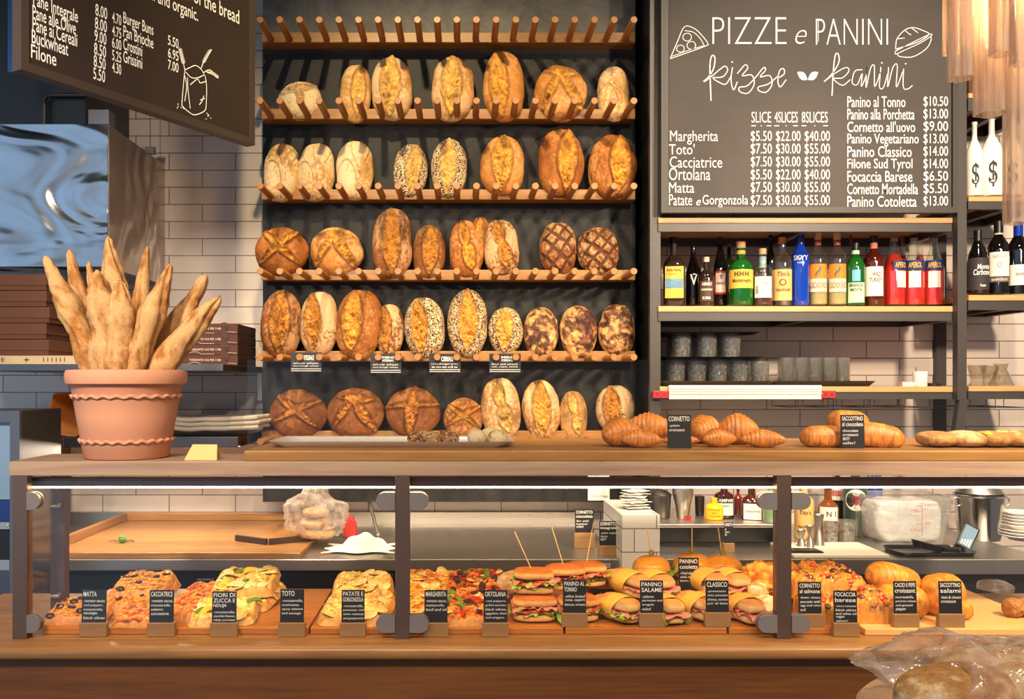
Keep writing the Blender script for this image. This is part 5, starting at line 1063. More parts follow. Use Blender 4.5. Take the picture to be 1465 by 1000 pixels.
flaky(1174, 2.46, ZB + .026, .09, .085, .024, ((206, 120, 40), (236, 160, 66)), 'focaccia piece under the rear olive-topped one', 703, 'plain_focaccia', 'focaccia', '')
focaccia(1168, 2.31, ZB, .10, .06, .12, 'focaccia with tomatoes behind the Cornetto sign in the case', 704)
# laminated pastries
def puff(name, hx, hy, hz, seed, axis=0, lines=9, cols=((206, 118, 38), (244, 178, 80), (232, 146, 52)), bend=0.0, taper=0.0):
    rs = np.random.RandomState(seed); off = rs.rand(3)*40; n, m = 110, 40
    t = np.linspace(-1, 1, n); g = np.linspace(0, TAU, m, endpoint=False); T, G = np.meshgrid(t, g, indexing='ij')
    f = lambda q, e: np.sign(q)*np.abs(q)**e
    r = np.clip(1 - np.abs(T)**(3.5 if taper == 0 else 2.3), 0, 1)**.6; r = r*(1 - taper*np.abs(T)*.3)
    ph = (np.abs(T)*lines*.5 + .10*np.sin(G*2+off[0]) + .12*fbm(np.stack([T*2, np.cos(G), np.sin(G)], -1)+off, 2)); saw = ph % 1
    rr = r*(1 + .10*(saw - .5)*(1 if taper else .22))
    X = np.stack([hx*T, hy*rr*f(np.cos(G), .85), hz*rr*f(np.sin(G), .85)], -1); X[..., 2] = np.where(X[..., 2] < 0, X[..., 2]*.85, X[..., 2])
    k = fbm(X*30+off, 3); k2 = fbm(X*np.array([160, 60, 60])+off, 3); X[..., 1:] *= (1 + .05*k)[..., None]; X[..., 1] -= bend*(T**2)*hx
    c = [np.array(lin(q)) for q in cols]; e = sst(.62, .98, saw)[..., None]; v_ = sst(0, .16, saw)[..., None]
    col = c[2]*(1+.35*k[..., None]+.35*k2[..., None]); q_ = 1 if taper else .45; col = col*(1 + (0 if taper else .5)*k2[..., None]); col = col*(1-e*.45*q_) + c[0]*e*.45*q_; col = col*(1-.6*q_*(1-v_)) + c[1]*.6*q_*(1-v_)
    b = B(); b.grid(X, np.clip(col, .01, .9), wrap=True); return b.mesh(name, True, None)
def pastry(x0, x1, y0, y1, Y, lab, seed, rz=0, ry=0, taper=1.0, bend=.25, lines=11, depth=None, name='croissant', grp='croissants on the oak shelf board', cols=((176, 92, 32), (240, 186, 104), (218, 140, 58)), zmin=None, cat='pastry'):
    a, b = P(x0, y1, Y), P(x1, y0, Y); hx, hz = (b.x-a.x)/2, (b.z-a.z)/2; 
    o = obj(name, puff(name, hx/ max(.6, abs(math.cos(rz))), depth or hz*1.25, hz*1.12, seed, lines=lines, cols=cols, bend=bend, taper=taper), GLAZE, loc=((a.x+b.x)/2, Y, max((a.z+b.z)/2, (zmin or 0) + hz*.85))); o.rotation_euler = (0, ry, rz)
    return tag(o, lab, cat, grp)
GLAZE = food('pastry_glaze', .36, 190, .3, .5)
GOLDC = ((168, 92, 22), (234, 174, 76), (210, 136, 44))
pastry(1238, 1316, 809, 850, 2.40, 'large savoury croissant on top, behind the Cacio e pepe sign', 801, rz=.2, ry=.25, taper=0, bend=0, lines=14, name='savoury_croissant', grp='savoury croissants in the counter', cols=GOLDC, depth=.05)
pastry(1250, 1326, 852, 899, 2.33, 'savoury croissant at the front, behind the Cacio e pepe sign', 802, rz=-.1, taper=0, bend=0, lines=14, name='savoury_croissant', grp='savoury croissants in the counter', cols=GOLDC, depth=.05, zmin=ZB)
pastry(1318, 1378, 842, 899, 2.36, 'tall savoury croissant left of the Saccottino sign', 803, rz=.3, taper=0, bend=0, lines=13, name='savoury_croissant', grp='savoury croissants in the counter', cols=GOLDC, depth=.05, zmin=ZB)
pastry(1350, 1390, 872, 899, 2.31, 'savoury croissant peeking out right of the Saccottino sign', 804, rz=.4, taper=0, bend=0, lines=12, name='savoury_croissant', grp='savoury croissants in the counter', cols=GOLDC, zmin=ZB)
for k, (x0, x1, lb) in enumerate(((1434, 1462, 'small glazed bun alone near the right picture edge'), (1456, 1486, 'small glazed bun cut by the right picture edge'))):
    Y = 2.33; a, b = P(x0, 892, Y), P(x1, 862, Y); o = obj('glazed_bun', loaf_mesh('glazed_bun', (b.x-a.x)/2, .026, .03, 'cross', 'gold', 820+k, .2, None, 30, 44), CRUST, loc=((a.x+b.x)/2, Y, ZB + .024)); tag(o, lb, 'bread roll', 'glazed buns at the right of the counter')
# ---- on the oak shelf board above the case
ZT = 1.3258; Yc = 2.36
CCOL = ((140, 68, 20), (234, 172, 84), (200, 120, 44))
for args in ((894, 962, 592, 632, 2.46, 'croissant at the back, left of the Cornetto sign', 851, -.3), (986, 1028, 596, 637, 2.44, 'croissant at the back, right of the Cornetto sign', 852, .5), (1026, 1084, 597, 642, 2.42, 'dark-edged croissant standing high, third from the right', 853, -.2),
    (857, 916, 604, 646, 2.33, 'big croissant at the left end, in front of the floury walnut loaf', 854, .35), (888, 945, 621, 648, 2.29, 'ridged croissant at the front left of the Cornetto sign', 855, -.1), (946, 1000, 630, 648, 2.34, 'low croissant mostly hidden by the Cornetto sign', 856, .0),
    (1001, 1052, 621, 648, 2.31, 'croissant at the front, second from the right', 857, .2), (1061, 1122, 622, 648, 2.30, 'rightmost croissant on the shelf board', 858, -.25)):
    pastry(*args[:7], rz=args[7], cols=CCOL, zmin=ZT)
SC = ((150, 76, 26), (232, 170, 86), (204, 126, 50))
pastry(1144, 1212, 617, 648, 2.31, 'ridged pastry roll at the front left of the Saccottino shelf sign', 861, taper=0, bend=0, lines=16, cols=SC, name='pastry_roll', grp='chocolate pastry rolls', zmin=ZT)
pastry(1184, 1242, 589, 626, 2.37, 'pastry roll on top behind the Saccottino shelf sign', 862, taper=0, bend=0, lines=5, cols=SC, name='pastry_roll', grp='chocolate pastry rolls', ry=.1)
pastry(1214, 1290, 613, 648, 2.31, 'layered pastry roll at the front right of the Saccottino shelf sign', 863, rz=-.25, taper=0, bend=0, lines=8, cols=SC, name='pastry_roll', grp='chocolate pastry rolls', zmin=ZT, ry=.15)
pastry(1170, 1250, 618, 646, 2.40, 'pastry roll at the back, under the topmost one', 864, taper=0, bend=0, lines=10, cols=SC, name='pastry_roll', grp='chocolate pastry rolls', zmin=ZT)
food_sign(956, 990, 595, 641, 643, ['CORNETTO'], ['-plain', 'croissant'], 'black sign reading Cornetto leaning on the croissants', 2.255, ZT, block=False, group='black signs on the oak shelf board')
food_sign(1205, 1239, 595, 641, 643, ['SACCOTTINO', 'al cioccolato'], ['chocolate', 'croissant', '', 'BEST', 'seller!'][:2] + ['BEST', 'seller!'], 'black sign reading Saccottino al cioccolato on the shelf board', 2.255, ZT, block=False, group='black signs on the oak shelf board')
for k, (x0, x1, y0) in enumerate(((1313, 1362, 629), (1352, 1404, 627), (1392, 1440, 625), (1430, 1478, 624))):
    Y = 2.32; a, b = P(x0, 647, Y), P(x1, y0, Y); t = thing('focaccia_roll', ('flat focaccia roll with dark onions, leftmost of the row at the right end', 'flat focaccia roll second in the row at the right end', 'flat focaccia roll topped with yellow cheese bits, third in the row', 'flat focaccia roll cut by the right picture edge')[k], 'focaccia', ((a.x+b.x)/2, Y, ZT), 0, 'flat focaccia rolls on the shelf board')
    obj('crust', loaf_mesh('crust', (b.x-a.x)/2*1.03, .021, .06, 'plain', 'pale', 870+k, .3, None, 40, 60, 2.6), CRUST, t, smooth=True, ang=None, loc=(0, 0, .021)); r = random.Random(k)
    for q in range(4): obj('onion_strip' if k < 2 else 'cheese_bit', (lambda bb: (strip(.03, .006)(bb, r), bb)[1])(B()) if k < 2 else B().lathe([(.001, -.004), (.009, -.003), (.011, .003), (.006, .009), (.001, .010)], 12), (plain('onion_dark', (92, 56, 44), .5) if 'onion_dark' not in _m else _m['onion_dark']) if k < 2 else plain('cheese_yellow', (240, 190, 70), .5) if 'cheese_yellow' not in _m else _m['cheese_yellow'], t, smooth=True, loc=(r.uniform(-.03, .03), r.uniform(-.04, .01), .033))
# baking tray with small buns
tray('long pale baking tray on the shelf board under the dark sourdoughs', 380, 738, ZT, 2.27, .24, h=.016, m=plain('tray_pale', (214, 210, 206), .3, .4, var=.05), group='', name='baking_tray')
for k, (x, Y, r, y_) in enumerate(((594, 2.34, .022, 0), (620, 2.345, .022, 0), (645, 2.34, .022, 0), (608, 2.39, .022, 0), (634, 2.39, .022, 0), (682, 2.34, .026, 1), (712, 2.34, .028, 1), (700, 2.40, .026, 1))):
    o = obj('small_bun', loaf_mesh('small_bun', r, .018 + .004*y_, r, 'plain', 'pale' if y_ else 'brown', 900+k, .7 if y_ else .3, .35 if not y_ else None, 30, 40, 2.0), CRUST, loc=(pX(x, Y), Y, ZT + .021 + .003*y_))
    tag(o, 'small pale round bun at the right end of the baking tray' if y_ else 'small dark-topped bun on the baking tray', 'bread roll', 'pale round buns on the baking tray' if y_ else 'dark-topped buns on the baking tray')
# ------------------------------------------------------------------ behind the counter: work counter along the wall
ZC = P(0, 800, 3.10).z           # worktop height
def X_(px_, Y): return P(px_, 0, Y).x
xs = X_(62, 3.1); xw = X_(430, 3.1); xm = X_(885, 3.1)
wc = thing('work_counter', 'long steel work counter with black drawers below, along the left wall', 'counter', (0, 0, 0))
obj('worktop', B().box(xs - .3, xm, 3.10, 3.868, ZC - .042, ZC, r=.003), STEEL, wc)
obj('backsplash', B().box(xs - .3, xm, 3.852, 3.870, ZC + .0005, P(0, 733, 3.85).z), STEEL, wc)
bc = BLACK; obj('fridge_body', B().box(xs - .25, xm - .10, 3.16, 3.86, .08, ZC - .0425), bc, wc)
for k in range(4):
    x0 = xs - .24 + k * (xm - xs + .12) / 4; x1 = x0 + (xm - xs + .12) / 4 - .01
    d = obj('drawer', B().box(x0, x1, 3.145, 3.1595, ZC - .30, ZC - .062, r=.003), plain('drawer_black', (30, 29, 30), .3, .3) if 'drawer_black' not in _m else _m['drawer_black'], wc)
    obj('handle', B().box((x0+x1)/2 - .03, (x0+x1)/2 + .03, 3.13, 3.1445, ZC - .085, ZC - .077, r=.002), STEEL, d)
obj('leg', B().tube([(xm - .035, 3.16, 0), (xm - .035, 3.16, ZC - .0425)], .022, 20), STEEL, wc, smooth=True)
obj('badge', B().box(xm - .10, xm - .03, 3.0985, 3.0998, ZC - .030, ZC - .016), plain('badge_blue', (176, 176, 190), .4), wc)
lt = B(); write(lt, 'JOHNSON-ROSE', xm - .08, ZC - .027, xm - .033, ZC - .019, 3.0980); lt.box(xm - .097, xm - .085, 3.098, 3.0984, ZC - .028, ZC - .018); obj('lettering', lt, plain('print_blue', (40, 44, 120), .5), wc.children[-1])
wt = thing('cutting_worktop', 'wide oiled wooden cutting worktop with raised edges on the steel counter', 'worktop', (0, 0, 0))
obj('board', B().box(xs, xw, 3.105, 3.845, ZC + .0005, ZC + .022, r=.003), WORKW, wt)
obj('raised_edge', B().box(xs, xw, 3.82, 3.845, ZC + .0225, ZC + .055, r=.002), WORKW, wt); obj('raised_edge', B().box(xs, xs + .022, 3.105, 3.8195, ZC + .0225, ZC + .055, r=.002), wood('worktop_wood_side', (186, 132, 72), (156, 104, 52), axis=1), wt)
zt_ = ZC + .0225
o = B().lathe([(.001, -.014), (.012, -.010), (.017, 0), (.012, .010), (.001, .013)], 20); tag(obj('green_olive', o, plain('olive_bright', (110, 164, 70), .35), smooth=True, loc=(X_(175, 3.3), 3.3, zt_ + .0135)), 'small bright green olive on the wooden worktop', 'olive')
for x0, lb in ((162, 'dark leaf scrap left of the green olive'), (186, 'dark leaf scrap right of the green olive')):
    q = B(); strip(.035, .008, .003)(q, random.Random(x0)); tag(obj('leaf_scrap', q, OLIVE, loc=(X_(x0, 3.32), 3.32, zt_ + .002)), lb, 'leaf', 'dark leaf scraps by the green olive')
br = thing('corner_bracket', 'dark V-shaped wooden bracket lying on the wooden worktop', 'bracket', (X_(383, 3.25), 3.25, zt_)); DK = wood('dark_wood', (84, 56, 44), (60, 40, 32))
for s_, L_ in ((-1, .16), (1, .19)):
    o = obj('bar', B().box(0, L_, -.006, .006, 0, .022, r=.001), DK, br); o.rotation_euler = (0, 0, PI - .55 if s_ < 0 else .55); o.location = (s_*.004, .004, .0002)
# bag of rolls made up in place of a reflection in the counter glass
BAGP = glass('plastic_film', (248, 244, 240), 1.2, haze=.30, wave=.9, wscale=22, hazecol=(250, 240, 232))
def crumple(rx_, ry_, rz_, seed, amp=.16, n=40, m=56, neck=None, ex=(.6, .7, .8)):
    rs = np.random.RandomState(seed); off = rs.rand(3)*40; a = np.linspace(0, PI, n); g = np.linspace(0, TAU, m, endpoint=False); A, G = np.meshgrid(a, g, indexing='ij'); f = lambda t, e: np.sign(t)*np.abs(t)**e
    sa = np.abs(np.sin(A))**ex[0]
    X = np.stack([rx_*sa*f(np.cos(G), ex[1]), ry_*sa*f(np.sin(G), ex[1]), rz_*f(np.cos(A), ex[2])], -1); k = fbm(X*16+off, 2); k2 = fbm(X*46+off, 2)
    X *= (1 + amp*(.55 - np.abs(k)*2.0) + amp*.5*(.3 - np.abs(k2)))[..., None]
    if neck: X[..., :2] *= (1 - sst(.35, .85, X[..., 2]/rz_)*neck)[..., None]
    b = B(); b.grid(X, wrap=True); return b
bx, by_ = X_(452, 3.35), 3.35; zb0 = zt_; hb = P(0, 700, 3.35).z - zb0
tag(obj('reflection_bag', crumple(.105, .08, hb/2*.94, 41, .30, 60, 80, neck=.45), BAGP, smooth=True, ang=None, loc=(bx, by_, zb0 + hb/2 + .012)), 'made-up bag of rolls standing in for a reflection in the counter glass', 'bag')
for k, (z, c_, lb) in enumerate(((.026, 'gold', 'golden roll at the bottom of the bag standing in for a reflection'), (.066, 'pale', 'pinkish pale roll in the middle of the bag standing in for a reflection'), (.108, 'cream', 'white roll at the top of the bag standing in for a reflection'))):
    o = obj('bread_roll', loaf_mesh('bread_roll', .074 - .012*k, .021, .055, 'plain', c_, 44+k, .5, None, 30, 40), CRUST, loc=(bx, by_, zb0 + z)); tag(o, lb, 'bread roll', 'rolls in the bag standing in for a reflection')
tag(obj('red_packet', crumple(.03, .012, .05, 47, .2, 20, 24), INKR, smooth=True, ang=None, loc=(X_(500, 3.5), 3.5, P(0, 722, 3.5).z)), 'small red packet behind the bag standing in for a reflection', 'packet')
bpy.data.objects['red_packet'].location.z = ZC + .05
# white cloth, paper bag, knives
def cloth(w_, d_, h_, seed):
    rs = np.random.RandomState(seed); off = rs.rand(3)*40; u, v = np.meshgrid(np.linspace(-1, 1, 70), np.linspace(-1, 1, 50), indexing='ij'); r = np.sqrt(u*u + v*v)
    X = np.stack([u*w_/2*(1+.12*np.sin(v*7+off[0])), v*d_/2*(1+.15*np.sin(u*6+off[1])), 0*u], -1); k = fbm(X*14+off, 3)
    X[..., 2] = h_*(1 - sst(.35, 1.0, r))*(.35 + .9*fbm(X*np.array([9, 16, 9])+off, 2) + .25*np.abs(fbm(X*26+off, 2))).clip(.08) + .004; return B().grid(X)
o = obj('white_cloth', cloth(.24, .17, .075, 51), plain('linen', (226, 222, 210), .9, var=.06, bump=.1), smooth=True, ang=None, loc=(X_(516, 3.27), 3.27, ZC + .002)); md = o.modifiers.new('thickness', 'SOLIDIFY'); md.thickness = .002
tag(o, 'crumpled white cloth on the steel counter', 'cloth')
# steel tube rails leaning behind glass: tongs
for k, (x0, y0, x1, y1, lb) in enumerate(((472, 690, 492, 778, 'slim steel rod leaning behind the clear bag'), (521, 690, 541, 775, 'slim steel rod leaning against the wall right of the white cloth'))):
    a, b = P(x1, y1 + 8, 3.55), P(x0, y0, 3.83); a.z = ZC + .008; tag(obj('steel_rod', B().tube([a, b], .007, 12), STEEL, smooth=True), lb, 'rod', 'slim steel rods on the counter')
# signs stored on the counter
food_sign(823, 850, 735, 768, 790, ['CORNETTO', 'cioccolato'], ['fior with', 'hazelnut', 'cream'], 'spare black sign in a block at the right end of the steel counter, further back', 3.30, ZC + .0003, group='spare black signs behind the counter', dep=.03)
food_sign(858, 884, 745, 780, 794, ['CORNETTO', 'integrale'], ['-plain vegan', 'farro', 'BEST'], 'spare black Cornetto sign nearest the white tiled pillar', 3.16, ZC + .0003, group='spare black signs behind the counter', dep=.03)
# white paper pinned behind, black ledge
b = P(841, 716, 3.69); c = P(872, 676, 3.69); nl = thing('paper_note', 'white paper sheet hanging below the bread wall', 'paper', (0, 0, 0)); obj('sheet', B().box(b.x, c.x, 3.690, 3.6915, b.z, c.z), plain('paper_white', (226, 222, 218), .8, var=.03), nl)
q = B(); write(q, 'AUTENTICO REALE', b.x + .02, b.z + .012, c.x - .004, b.z + .022, 3.6893); obj('lettering', q, INK, nl)
# white tiled pillar with stack of paper cups lids
TP = tile_mat('pillar_tile', (226, 222, 216), (220, 216, 210), (140, 132, 126), bw=.156, rh=.082, ox=.02, oz=-.0)
a, b = P(890, 0, 3.05), P(944, 0, 3.05); ztp = P(0, 737, 3.05).z
o = struct('column_1', B().box(a.x, b.x, 3.05, 3.45, 0, ztp), TP)
for k in range(7):
    r = random.Random(k); t = tag(obj('paper_lid', cloth(.085, .06, .012, 60+k), WHITEC, smooth=True, ang=None, loc=(X_(908, 3.2) + r.uniform(-.008, .008), 3.2, ztp + .002 + k*.010)), 'white paper napkin in the loose pile on the tiled pillar', 'napkin', 'napkins piled on the tiled pillar')
    t.name = 'paper_napkin'; md = t.modifiers.new('thickness', 'SOLIDIFY'); md.thickness = .0015; t.rotation_euler = (0, 0, r.uniform(-.5, .5))
# bar station right of the pillar
x0, x1 = X_(948, 3.1), X_(1500, 3.1); xj = X_(1112, 3.3) + .05
bs = thing('bar_station', 'steel bar counter with a raised bottle ledge, right of the tiled pillar', 'counter', (0, 0, 0))
obj('worktop', B().box(x0, x1, 3.10, 3.868, ZC - .055, ZC, r=.003), STEEL, bs); obj('cabinet', B().box(x0 + .02, x1, 3.15, 3.86, .08, ZC - .0555), STEELD, bs)
zl = P(0, 750, 3.30).z; zl2 = P(0, 755, 3.30).z
obj('ledge', B().box(x0, xj, 3.30, 3.74, zl2, zl, r=.002), STEEL, bs); obj('side', B().box(x0, x0 + .012, 3.30, 3.74, ZC + .0005, zl2 - .0005), STEEL, bs)
obj('dark_insert', B().box(x0 + .0125, xj, 3.42, 3.43, ZC + .0005, zl2 - .0005), BLACK, bs); obj('ledge_side', B().box(xj - .014, xj, 3.32, 3.74, ZC + .0005, zl2 - .0005), STEEL, bs)
food_sign(1037, 1050, 752, 782, 795, ['CORNETTO'], ['al', 'salmone', 'etc'], 'narrow black sign in a small block below the bottle ledge', 3.22, ZC + .0003, group='spare black signs behind the counter', dep=.03)
# things on the ledge
def jar(x0, x1, y0, Y, z, m, lab, name='steel_shaker', cat='shaker', prof=None, grp=None, lid=None):
    a, b = P(x0, 0, Y).x, P(x1, 0, Y).x; R = (b-a)/2; H = P(0, y0, Y).z - z; t = thing(name, lab, cat, ((a+b)/2, Y, z), group=grp)
    obj('body', B().lathe([(r*R, q*H) for r, q in (prof or ((.8, 0), (.86, .02), (1, .97), (1, 1), (.94, 1), (.8, .05)))], 32), m, t, smooth=True)
    if lid: obj('lid', B().lathe([(R*.98, H), (R*1.02, H+.004), (R*.6, H+.018), (R*.2, H+.022)], 24), lid, t, smooth=True)
    return t
jar(930, 960, 708, 3.46, zl + .0005, STEELD, 'tall dull steel shaker at the left end of the bottle ledge', lid=STEELD)
jar(962, 992, 692, 3.45, zl + .0005, STEEL, 'shiny steel mixing jug on the bottle ledge', 'steel_jug', 'jug', prof=((.5, 0), (.55, .02), (.7, .35), (1, .75), (.95, 1), (.9, 1), (.6, .4)))
jar(994, 1008, 710, 3.52, zl + .0005, plain('dark_tin', (70, 58, 50), .35, .7), 'brown tin standing behind the yellow bottle', 'metal_tin', 'tin')
for k, x in enumerate((978, 984)): jar(x, x + 5, 738, 3.40, zl + .0005, INKR, ('small red dropper left of the other on the bottle ledge', 'small red dropper right of the other on the bottle ledge')[k], 'bitters_dropper', 'dropper', grp='small red droppers')
bottle(1009, 1034, 712, 545 + (1.5 - zl)*1250/3.42 - .2, 3.42, 'stub', YELL if False else plain('bright_yellow', (236, 184, 14), .35), 'rounded bright yellow bottle on the bottle ledge', words=(('IONA', -.7, .6, .44, .52, INKR), ('GI', -.3, .3, .30, .37, INKR), ('LIGNE', -.6, .7, .15, .22, INKR)), group='bottles on the steel ledge')
bottle(1022, 1050, 692, 545 + (1.5 - zl)*1250/3.46 - .2, 3.46, 'liq', plain('deep_red_glass', (60, 16, 16), .08, coat=.5), 'dark red aperitif bottle with a black and pale blue label', group='bottles on the steel ledge', labels=((-1, 1, .46, .62, BLACK), (-1, 1, .10, .46, plain('label_ice', (176, 206, 200), .5))), words=(('CAMPARI', -.9, .95, .49, .59, INKW), ('MILANO', -.4, .4, .36, .40, INK)))
bottle(1061, 1090, 696, 545 + (1.5 - zl)*1250/3.43 - .2, 3.43, 'stub', plain('amaretto_glass', (70, 24, 16), .06, coat=.6), 'square amaretto bottle with a pale printed label', square=True, group='bottles on the steel ledge', labels=((-.82, .85, .02, .5, LABW),), words=(('DISARONNO', -.7, .7, .24, .30, INK),), cap=BLACK)
bottle(1050, 1062, 700, 545 + (1.5 - zl)*1250/3.55 - .2, 3.55, 'liq', plain('ruby_glass', (110, 30, 22), .06, coat=.5), 'ruby bottle standing behind the amaretto bottle', group='bottles on the steel ledge', cap=BLACK)
bottle(1092, 1113, 686, 545 + (1.5 - zl)*1250/3.36 - .2, 3.36, 'stub', plain('pale_green_glass', (120, 150, 110), .1, coat=.5), 'pale green bottle at the right end of the steel ledge', group='bottles on the steel ledge', cap=GREENG)
for k, (x, m, lb) in enumerate(((905, GREENG, 'green bottle neck above the pillar'),)): pass
# right part of the bar: bottles, jiggers, ice box, bucket, plates
zr = ZC + .0005
bottle(1137, 1164, 690, 545 + (1.5 - ZC)*1250/3.52 - .2, 3.52, 'liq', plain('tan_bottle', (222, 178, 108), .3), 'tan-labelled vodka bottle at the left of the bar', group='bottles on the bar', words=(("Tito's", -.6, .6, .44, .52, INK, .2), ('Handmade', -.7, .7, .2, .25, INK, .2)), cap=None)
bottle(1170, 1199, 695, 545 + (1.5 - ZC)*1250/3.50 - .2, 3.50, 'stub', plain('bourbon_light', (120, 60, 26), .06, coat=.6), 'amber whiskey bottle with a white label behind the steel jiggers', group='bottles on the bar', labels=((-.9, .95, .36, .62, LABW),), words=(('N 1', -.2, .7, .44, .54, INK),), cap=BLACK)
bottle(1187, 1209, 668, 545 + (1.5 - ZC)*1250/3.66 - .2, 3.66, 'liq', DARKG, 'dark vermouth bottle with a round white label, at the back', group='bottles on the bar', labels=((-.9, .9, .5, .72, LABW), (-.9, .4, .56, .65, INKR)), cap=INKR)
t = bottle(1207, 1240, 662, 545 + (1.5 - ZC)*1250/3.58 - .2, 3.58, 'liq', plain('vermouth_glass', (52, 74, 62), .1, coat=.5), 'vermouth bottle with a big round white and red label', group='bottles on the bar', cap=BLACK)
H_ = P(0, 662, 3.58).z - ZC; R_ = sx(16.5, 3.58); q = B(); cc = np.linspace(0, TAU, 33)[:-1]
def rd(r_, off): 
    q_ = B(); v = [(0, -off, .50*H_)] + [(r_*math.cos(g), -off, .50*H_ + r_*math.sin(g)) for g in cc]; q_.add(v, [(0, k+1, (k+1) % 32 + 1) for k in range(32)])
    def f(b): b.add(q_.v[0], q_.f)
    return f
for nm, fn, m in (('round_label', rd(R_*.92, .0008), LABW), ('red_dot', rd(R_*.40, .0014), INKR)):
    q = B(); curved(q, fn, R_*1.004); obj(nm, q, m, t)
q = B(); curved(q, write, R_*1.004, 'MARTINI', -R_*.8, .465*H_, R_*.8, .535*H_, -.0020, bold=.02); obj('lettering', q, INK, t)
bottle(1240, 1262, 655, 545 + (1.5 - ZC)*1250/3.75 - .2, 3.75, 'skinny', BLUEG, 'cobalt blue vodka bottle standing on the bar behind the ice box', group='bottles on the bar', words=(('SKYY', -.8, .8, .70, .75, INKW),), cap=_m['cap_blue'])
jg = [(1, 0), (.98, .01), (.62, .42), (.36, .56), (.36, .60), (.85, .99), (.85, 1), (.78, .99), (.30, .62)]
jar(1163, 1180, 736, 3.30, zr, STEEL, 'tallest steel jigger, standing on the bar', 'jigger', 'jigger', jg, 'steel jiggers on the bar'); jar(1152, 1166, 752, 3.26, zr, STEEL, 'middle steel jigger left of the tallest one', 'jigger', 'jigger', jg, 'steel jiggers on the bar'); jar(1139, 1154, 758, 3.28, zr, STEEL, 'short steel jigger nearest the bronze post', 'jigger', 'jigger', jg, 'steel jiggers on the bar')
jar(1178, 1199, 746, 3.38, zr, CUT, 'glass tumbler on the bar left of the other tumbler', 'tumbler', 'glass', None, 'tumblers on the bar'); jar(1200, 1223, 744, 3.40, zr, CUT, 'glass tumbler on the bar beside the ice box', 'tumbler', 'glass', None, 'tumblers on the bar')
o = B().box(X_(1135, 3.12), X_(1272, 3.12), 3.115, 3.36, ZC + .0005, ZC + .013, r=.003); tag(obj('cutting_board', o, plain('board_white', (222, 214, 198), .6, var=.04)), 'white plastic cutting board at the left of the bar', 'cutting board')
q = B(); rings(q, [(.075, .03, .008, 0), (.075, .03, .008, .003), (.06, .028, .008, .008)]); tag(obj('black_cloth', q, BLACK, loc=(X_(1150, 3.14), 3.17, ZC + .0135)), 'folded black cloth on the white cutting board', 'cloth')
POLY = glass('polycarbonate', (240, 240, 238), 1.4, haze=.22, wave=.3, wscale=12, hazecol=(232, 230, 226)); ICE = plain('ice', (222, 222, 222), .18, var=.25, scale=45, bump=.9, spec=.8)
a, b = P(1252, 0, 3.36).x, P(1366, 0, 3.36).x; W = (b-a)/2; H = P(0, 712, 3.36).z - zr
ib = thing('ice_box', 'square clear plastic food box filled with ice, with a red scale', 'ice box', ((a+b)/2, 3.47, zr)); q = B(); rings(q, [(W*.86, .088, .03, 0), (W*.88, .09, .03, .01), (W*.97, .104, .03, H*.62), (W*1.0, .108, .032, H*.63), (W*1.0, .108, .032, H), (W*1.06, .116, .035, H), (W*1.06, .116, .035, H-.008)], cap=(True, False)); obj('box_wall', q, POLY, ib, smooth=True, ang=40)
q = crumple(W*.85, .080, H*.44, 77, .05, 50, 80, ex=(.25, .35, .5)); obj('ice', q, ICE, ib, smooth=True, ang=None, loc=(0, 0, H*.46))
q = B(); yy = -.1095
q.box(W*.18, W*.19, yy, yy+.0005, H*.2, H*.9)
for k, (t_, zz_) in enumerate((('10L', .82), ('7.5L', .70), ('5L', .44), ('4.5L', .30))): write(q, t_, W*(.25 if k % 2 == 0 else -.12), H*zz_, W*(.25 if k % 2 == 0 else -.12) + .03, H*(zz_+.05), yy); q.box(W*.05, W*.19, yy, yy+.0004, H*zz_, H*(zz_+.012))
obj('red_scale', q, plain('print_red', (190, 70, 76), .5), ib)
t = jar(1368, 1434, 706, 3.50, zr, steel('bucket_steel', (190, 186, 180), .16), 'round steel ice bucket with ring handles', 'ice_bucket', 'ice bucket', prof=((.80, 0), (.82, .01), (.97, .95), (1.03, .97), (1.03, 1), (.95, 1), (.78, .04)))
Rb = sx(33, 3.50)
for s_ in (-1, 1): q = B(); q.add(*_torus(.018, .003)); o = obj('ring_handle', q, STEEL, t, smooth=True, loc=(s_*(Rb + .004), -.01, .15)); o.rotation_euler = (PI/2, 0, 0)
dm = tag(obj('perforated_strainer', B().lathe([(Rb*.9, 0), (Rb*.92, .004), (Rb*.75, .035), (Rb*.4, .055), (.002, .06)], 40), STEEL, smooth=True, loc=(X_(1401, 3.5), 3.5, P(0, 706, 3.5).z + .001)), 'domed steel strainer lying on top of the ice bucket', 'strainer')
q = B()
for k in range(14):
    g = TAU*k/14; q.lathe([(.001, 0), (.005, 0), (.005, .0015), (.001, .0015)], 10, c=(Rb*.62*math.cos(g), Rb*.62*math.sin(g), .0425))
obj('holes', q, BLACK, dm)
pp = [(.4, 0), (.55, 0), (.6, .006), (.95, .017), (1, .020), (.98, .022), (.6, .012), (.1, .010)]
for k in range(8):
    R = .088 if k < 3 else .070; z = zr + k*.0122 + (.004 if k >= 3 else 0)
    tag(obj('plate', B().lathe([(r*R, h) for r, h in pp], 40), WHITEC, smooth=True, loc=(X_(1463, 3.48) , 3.48, z)), ('wide plate at the bottom of the plate stack by the ice bucket' if k < 3 else 'small white plate at the top of the plate stack by the ice bucket'), 'plate', 'wide plates in the stack' if k < 3 else 'small plates in the stack')
tray('oval black tray with a card reader on it at the front of the bar', 1288, 1404, zr, 3.13, .16, h=.016, group='', fl=.95)
